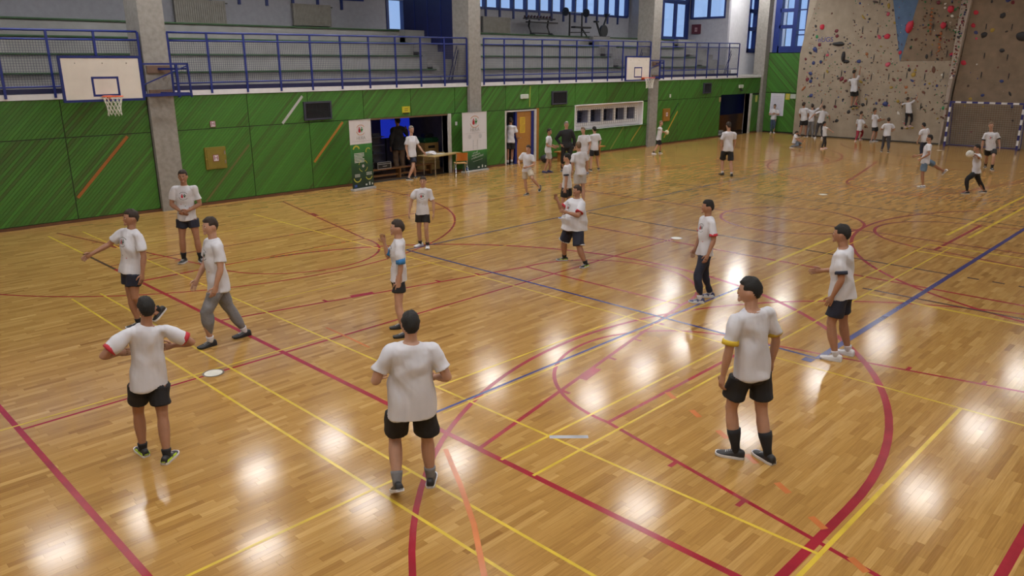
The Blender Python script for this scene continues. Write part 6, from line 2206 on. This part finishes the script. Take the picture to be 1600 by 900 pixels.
person('person in white t-shirt and dark trousers with spread arms facing the climbing wall', feet=((35.8, 9.02, 0.0), (35.85, 8.66, 0.0)), head=(35.915, 8.748, 1.706), face=0.574, legs='long', legc='darkgrey', shoes='white', arms=(('d', (0.75, 0.2, -0.6), (0.5, 0.3, -0.8)), ('d', (0.7, 0.3, -0.6), (0.3, 0.6, -0.6))), build=0.95)
person('child crouching on the floor in white t-shirt and patterned trousers', feet=((30.523, 7.826, -0.0), (31.067, 7.667, 0.0)), head=(30.771, 7.771, 0.763), face=-1.409, H=1.35, legs='long', legc='camo', shoes='grey', build=0.95, skin='tan', arms=(('d', (0.1, 0.6, -0.8), (0, 1, -0.2)), ('d', (0.1, 0.6, -0.8), (0, 1, -0.3))), pel=(30.72, 7.82, 0.26))
person('girl in white t-shirt and black trousers with a white side stripe, one arm held out', feet=((31.355, 6.553, 0.0), (30.982, 6.546, 0.0)), head=(31.079, 6.642, 1.249), face=-0.743, legs='long', legc='black', shoes='pink', build=0.88, hair='black', longhair=True, arms=(('d', (0.15, 0.1, -1), (0, 0.4, -0.9)), ('d', (0.7, 0.25, -0.3), (0.7, 0.4, -0.55))), skin='tan')
person('child in white t-shirt and dark red trousers stepping along the climbing wall', feet=((35.676, 6.827, 0.0), (36.531, 6.895, -0.0)), head=(36.085, 6.879, 1.481), face=-0.169, legs='long', legc='red', shoes='pink', build=0.9, arms=(('d', (0.2, 0.1, -1), (0, 0.6, -0.7)), ('d', (0.4, 0.2, -0.9), (0, 0.7, -0.4))))
person('child in white t-shirt and black shorts with grey shoes beside the red trousers', feet=((35.905, 6.116, 0.0), (36.373, 6.097, 0.0)), head=(36.029, 6.219, 1.669), face=-0.709, short=0.75, shoes='grey', skin='tan', build=0.92, arms=(('d', (0.15, 0.1, -1), (0, 0.8, -0.2)), ('d', (0.2, 0.3, -0.9), (-0.2, 0.9, 0.0))))
person('person in white t-shirt and dark grey trousers seen from behind, watching the climbers', feet=((31.78, 4.182, -0.0), (31.734, 3.861, 0.0)), head=(31.742, 4.036, 1.513), face=0.325, legs='long', legc='darkgrey', shoes='black', arms=(('d', (0.45, 0.1, -0.9), (-0.5, 0.8, 0.1)), ('d', (0.45, 0.1, -0.9), (-0.5, 0.8, 0.1))), hair='brown')
person('person in white t-shirt and dark trousers with yellow shoes behind the running player', feet=((29.964, 1.967, 0.0), (30.347, 1.885, 0.0)), head=(30.035, 2.049, 1.486), face=0.983, legs='long', legc='navy', shoes='yellow', hair='black', arms=(('d', (0.2, 0.1, -1), (0, 0.5, -0.8)), ('d', (0.2, 0.1, -1), (0, 0.6, -0.6))))
person('player running in white t-shirt, grey blue shorts and white shoes', feet=((22.05, -0.52, 0.0), (22.75, -0.95, 0.0)), head=(22.194, -0.525, 1.665), face=1.755, H=1.62, lift=(0, 0.19), pitch=(0, 0.9), short=0.8, legc='greyblue', shoes='white', accent='navy', arms=(('d', (0.15, -0.3, -0.9), (0, 0.7, -0.6)), ('d', (0.15, 0.3, -0.9), (0, 0.8, -0.3))), hair='black', skin='tan')
person('person in white t-shirt and black trousers holding a white ball to the chest', feet=((21.612, -1.923, 0.0), (22.252, -2.239, 0.0)), head=(21.842, -1.989, 1.491), face=2.149, H=1.55, legs='long', legc='black', shoes='black', hair='black', arms=(('w', (21.28, -2.16, 1.21)), ('w', (21.22, -1.92, 1.2))), build=1.0, skin='tan', grip=(21.09, -2.0, 1.27))
person('person facing the camera in a printed white t-shirt and black shorts before the goal net', feet=((28.256, -1.076, 0.0), (28.887, -0.687, 0.0)), head=(28.434, -0.742, 1.741), face=-2.852, short=0.72, shoes='black', socks='black', sockh=0.3, hair='light', cuff='black', arms=(('d', (0.25, 0.0, -1), (0.1, 0.15, -1)), ('d', (0.25, 0.0, -1), (0.1, 0.1, -1))), logo=True)
# the two climbers, on holds of the climbing wall
person('climber in white t-shirt and black shorts high on the wall, one arm stretched up', feet=((36.62, 7.64, 1.62), (36.62, 7.44, 1.66)), head=(36.52, 7.66, 3.5), face=-0.05, H=1.72, short=0.75, shoes='black', sole='black',
       skin='tan', hair='black', arms=(('d', (0.35, 0.4, -0.2), (0.1, 0.6, 0.5)), ('d', (0.2, 0.3, 1), (0.0, 0.35, 1))), toe=(40, -40))
person('climber in white t-shirt and black trousers low on the wall with both arms raised', feet=((36.62, 4.85, 0.76), (36.62, 4.6, 0.8)), head=(36.55, 4.9, 2.22), face=-0.02, H=1.5, legs='long', legc='black', shoes='pink',
       hair='brown', arms=(('d', (0.6, 0.4, -0.1), (0.2, 0.6, 0.3)), ('d', (0.55, 0.35, 0.35), (0.1, 0.5, 0.8))), toe=(35, -35))
ball((24.47, 10.86, 0.92), 0.10, 'pale ball held by the child at the third pillar', (0.6, 0.55, 0.36), 'pale_ball')
ball((21.09, -2.0, 1.27), 0.11, 'white ball held by the person in black trousers', (0.62, 0.62, 0.58), 'white_ball')
for (y, z) in ((7.64, 1.58), (7.44, 1.62), (4.85, 0.72), (4.6, 0.76)):
    hold(y, z - 0.02, 0.09, 'yellow', 4, 1.1, 0.6, 0.0)
# ================================================================== turn modifiers and text into plain meshes
bpy.context.view_layer.update()
_dg = bpy.context.evaluated_depsgraph_get()
_done = []
for (o, wr, extra) in BAKE:
    me = bpy.data.meshes.new_from_object(o.evaluated_get(_dg))
    _done.append((o, me, wr, extra))
_tx = []
for o in TEXTS:
    _tx.append((o, bpy.data.meshes.new_from_object(o.evaluated_get(_dg))))
for (o, me, wr, extra) in _done:
    mats = list(o.data.materials)
    o.modifiers.clear()
    n = len(me.vertices)
    if wr:
        co = np.empty(n * 3)
        me.vertices.foreach_get('co', co)
        co = co.reshape(-1, 3)
        no = np.empty(n * 3)
        me.vertices.foreach_get('normal', no)
        no = no.reshape(-1, 3)
        ph = rng.uniform(0, 6.28, 8)
        w = np.zeros(n)
        for k in range(5):
            d = rng.normal(size=3) * np.array([1.0, 1.0, 0.55])
            d /= np.linalg.norm(d)
            fq = rng.uniform(12, 34)
            s = np.sin(co @ d * fq + ph[k] + 1.6 * np.sin(co[:, 2] * 9 + ph[k + 1]))
            w += np.sign(s) * np.abs(s) ** 1.4
        co += no * (w * wr * 0.75)[:, None]
        me.vertices.foreach_set('co', co.ravel())
    if extra is not None:
        bm = bmesh.new()
        bm.from_mesh(me)
        vs = [bm.verts.new(p) for p in extra.v]
        for f in extra.f:
            try:
                bm.faces.new([vs[i] for i in f])
            except ValueError:
                pass
        bmesh.ops.recalc_face_normals(bm, faces=bm.faces)
        bm.to_mesh(me)
        bm.free()
    me.polygons.foreach_set('use_smooth', [True] * len(me.polygons))
    old = o.data
    me.materials.clear()
    for mm in mats:
        me.materials.append(mm)
    nm = old.name
    o.data = me
    me.update()
for (o, me) in _tx:
    mats = list(o.data.materials)
    me.materials.clear()
    for mm in mats:
        me.materials.append(mm)
    n = link(o.name + '_', me, o.parent)
    n.location = o.location
    n.rotation_euler = o.rotation_euler
    for k in o.keys():
        n[k] = o[k]
    nm = o.name
    bpy.data.objects.remove(o)
    n.name = nm

# skin and waistbands stay under the cloth that covers them
def tuck(inner, shirt_bvh, mask_fn, depth):
    me = inner.data
    n = len(me.vertices)
    co = np.empty(n * 3)
    me.vertices.foreach_get('co', co)
    co = co.reshape(-1, 3)
    idx = np.nonzero(mask_fn(co))[0]
    for i in idx:
        p = Vector(co[i])
        loc, nor, _, dist = shirt_bvh.find_nearest(p, 0.07)
        if loc is None:
            continue
        if (p - loc).dot(nor) > -depth:
            co[i] = loc - nor * depth
    me.vertices.foreach_set('co', co.ravel())
    me.update()

for (body, shirt, lower, P, ax, s0, e0, s1, e1, hem, H, sleeve, w0_, w1_) in TUCK:
    me = shirt.data
    bvh = BVHTree.FromPolygons([v.co[:] for v in me.vertices], [p.vertices[:] for p in me.polygons])
    L2 = ax @ ax
    def arm_mask(co, s, e):
        d = e - s
        t = ((co - s) @ d) / (d @ d)
        r = np.linalg.norm(co - s - np.clip(t, 0, 1)[:, None] * d, axis=1)
        return t, r
    def body_mask(co):
        h = ((co - P) @ ax) / L2
        rad = np.linalg.norm(co - (P + np.outer(h, ax)), axis=1)
        m1 = (h > -hem + 0.012) & (h < np.where(rad < 0.046 * H, 0.3035, 0.33))
        for s, e, w in ((s0, e0, w0_), (s1, e1, w1_)):
            t, r = arm_mask(co, s, e)
            if sleeve == 'short':
                m1 &= ~((t > 0.64) & (r < 0.045 * H))
                tf_, rf = arm_mask(co, e, w + (w - e) * 0.75)
                m1 &= ~(rf < 0.036 * H)
            else:
                tf_, rf = arm_mask(co, w + (e - w) * 0.02, w + (w - e) * 0.75)
                m1 &= ~(rf < 0.04 * H)
        return m1
    tuck(body, bvh, body_mask, 0.011)
    tuck(lower, bvh, lambda co: (((co - P) @ ax) / L2 > -hem + 0.01), 0.006)

# printed chest logos follow the baked shirts
for (t, shirt, base, cc, TL, TF, u, H, logo) in PEOPLE:
    if not logo:
        continue
    me = shirt.data
    bvh = BVHTree.FromPolygons([v.co[:] for v in me.vertices], [p.vertices[:] for p in me.polygons])
    c = cc - base
    s = 0.047 * H
    mb = MB()
    def pp(a, b):
        o = Vector(c + TL * a + u * b + TF * 0.4)
        h = bvh.ray_cast(o, Vector(-TF))
        p = h[0] if h[0] is not None else Vector(c + TL * a + u * b + TF * 0.08)
        return p + Vector(TF) * 0.004
    for mi, polys in LOGO:
        for p in polys:
            mb.add([pp(x * s, y * s) for x, y in p], [tuple(range(len(p)))], mi if mi < 2 else (2 if mi == 2 else 3))
    for k, (x, y) in enumerate(((-0.7, -1.9), (0.15, -2.3), (0.9, -2.7))):
        p = [(x - 0.10, y - 0.06), (x + 0.10, y - 0.06), (x + 0.10, y + 0.06), (x - 0.10, y + 0.06)]
        mb.add([pp(a * s, b * s) for a, b in p], [(0, 1, 2, 3)], k % 2)
    me2 = bpy.data.meshes.new('shirt_print')
    me2.from_pydata(mb.v, [], mb.f)
    me2.polygons.foreach_set('material_index', mb.mi)
    for mm in (C_RED, mat('print_dark_green', (0.02, 0.07, 0.035), 0.6), mat('print_dark_grey', (0.08, 0.08, 0.07), 0.6), mat('print_dark_grey', (0, 0, 0))):
        me2.materials.append(mm)
    link('shirt_print', me2, t, kind='stuff', label='red and green figures printed on the chest')
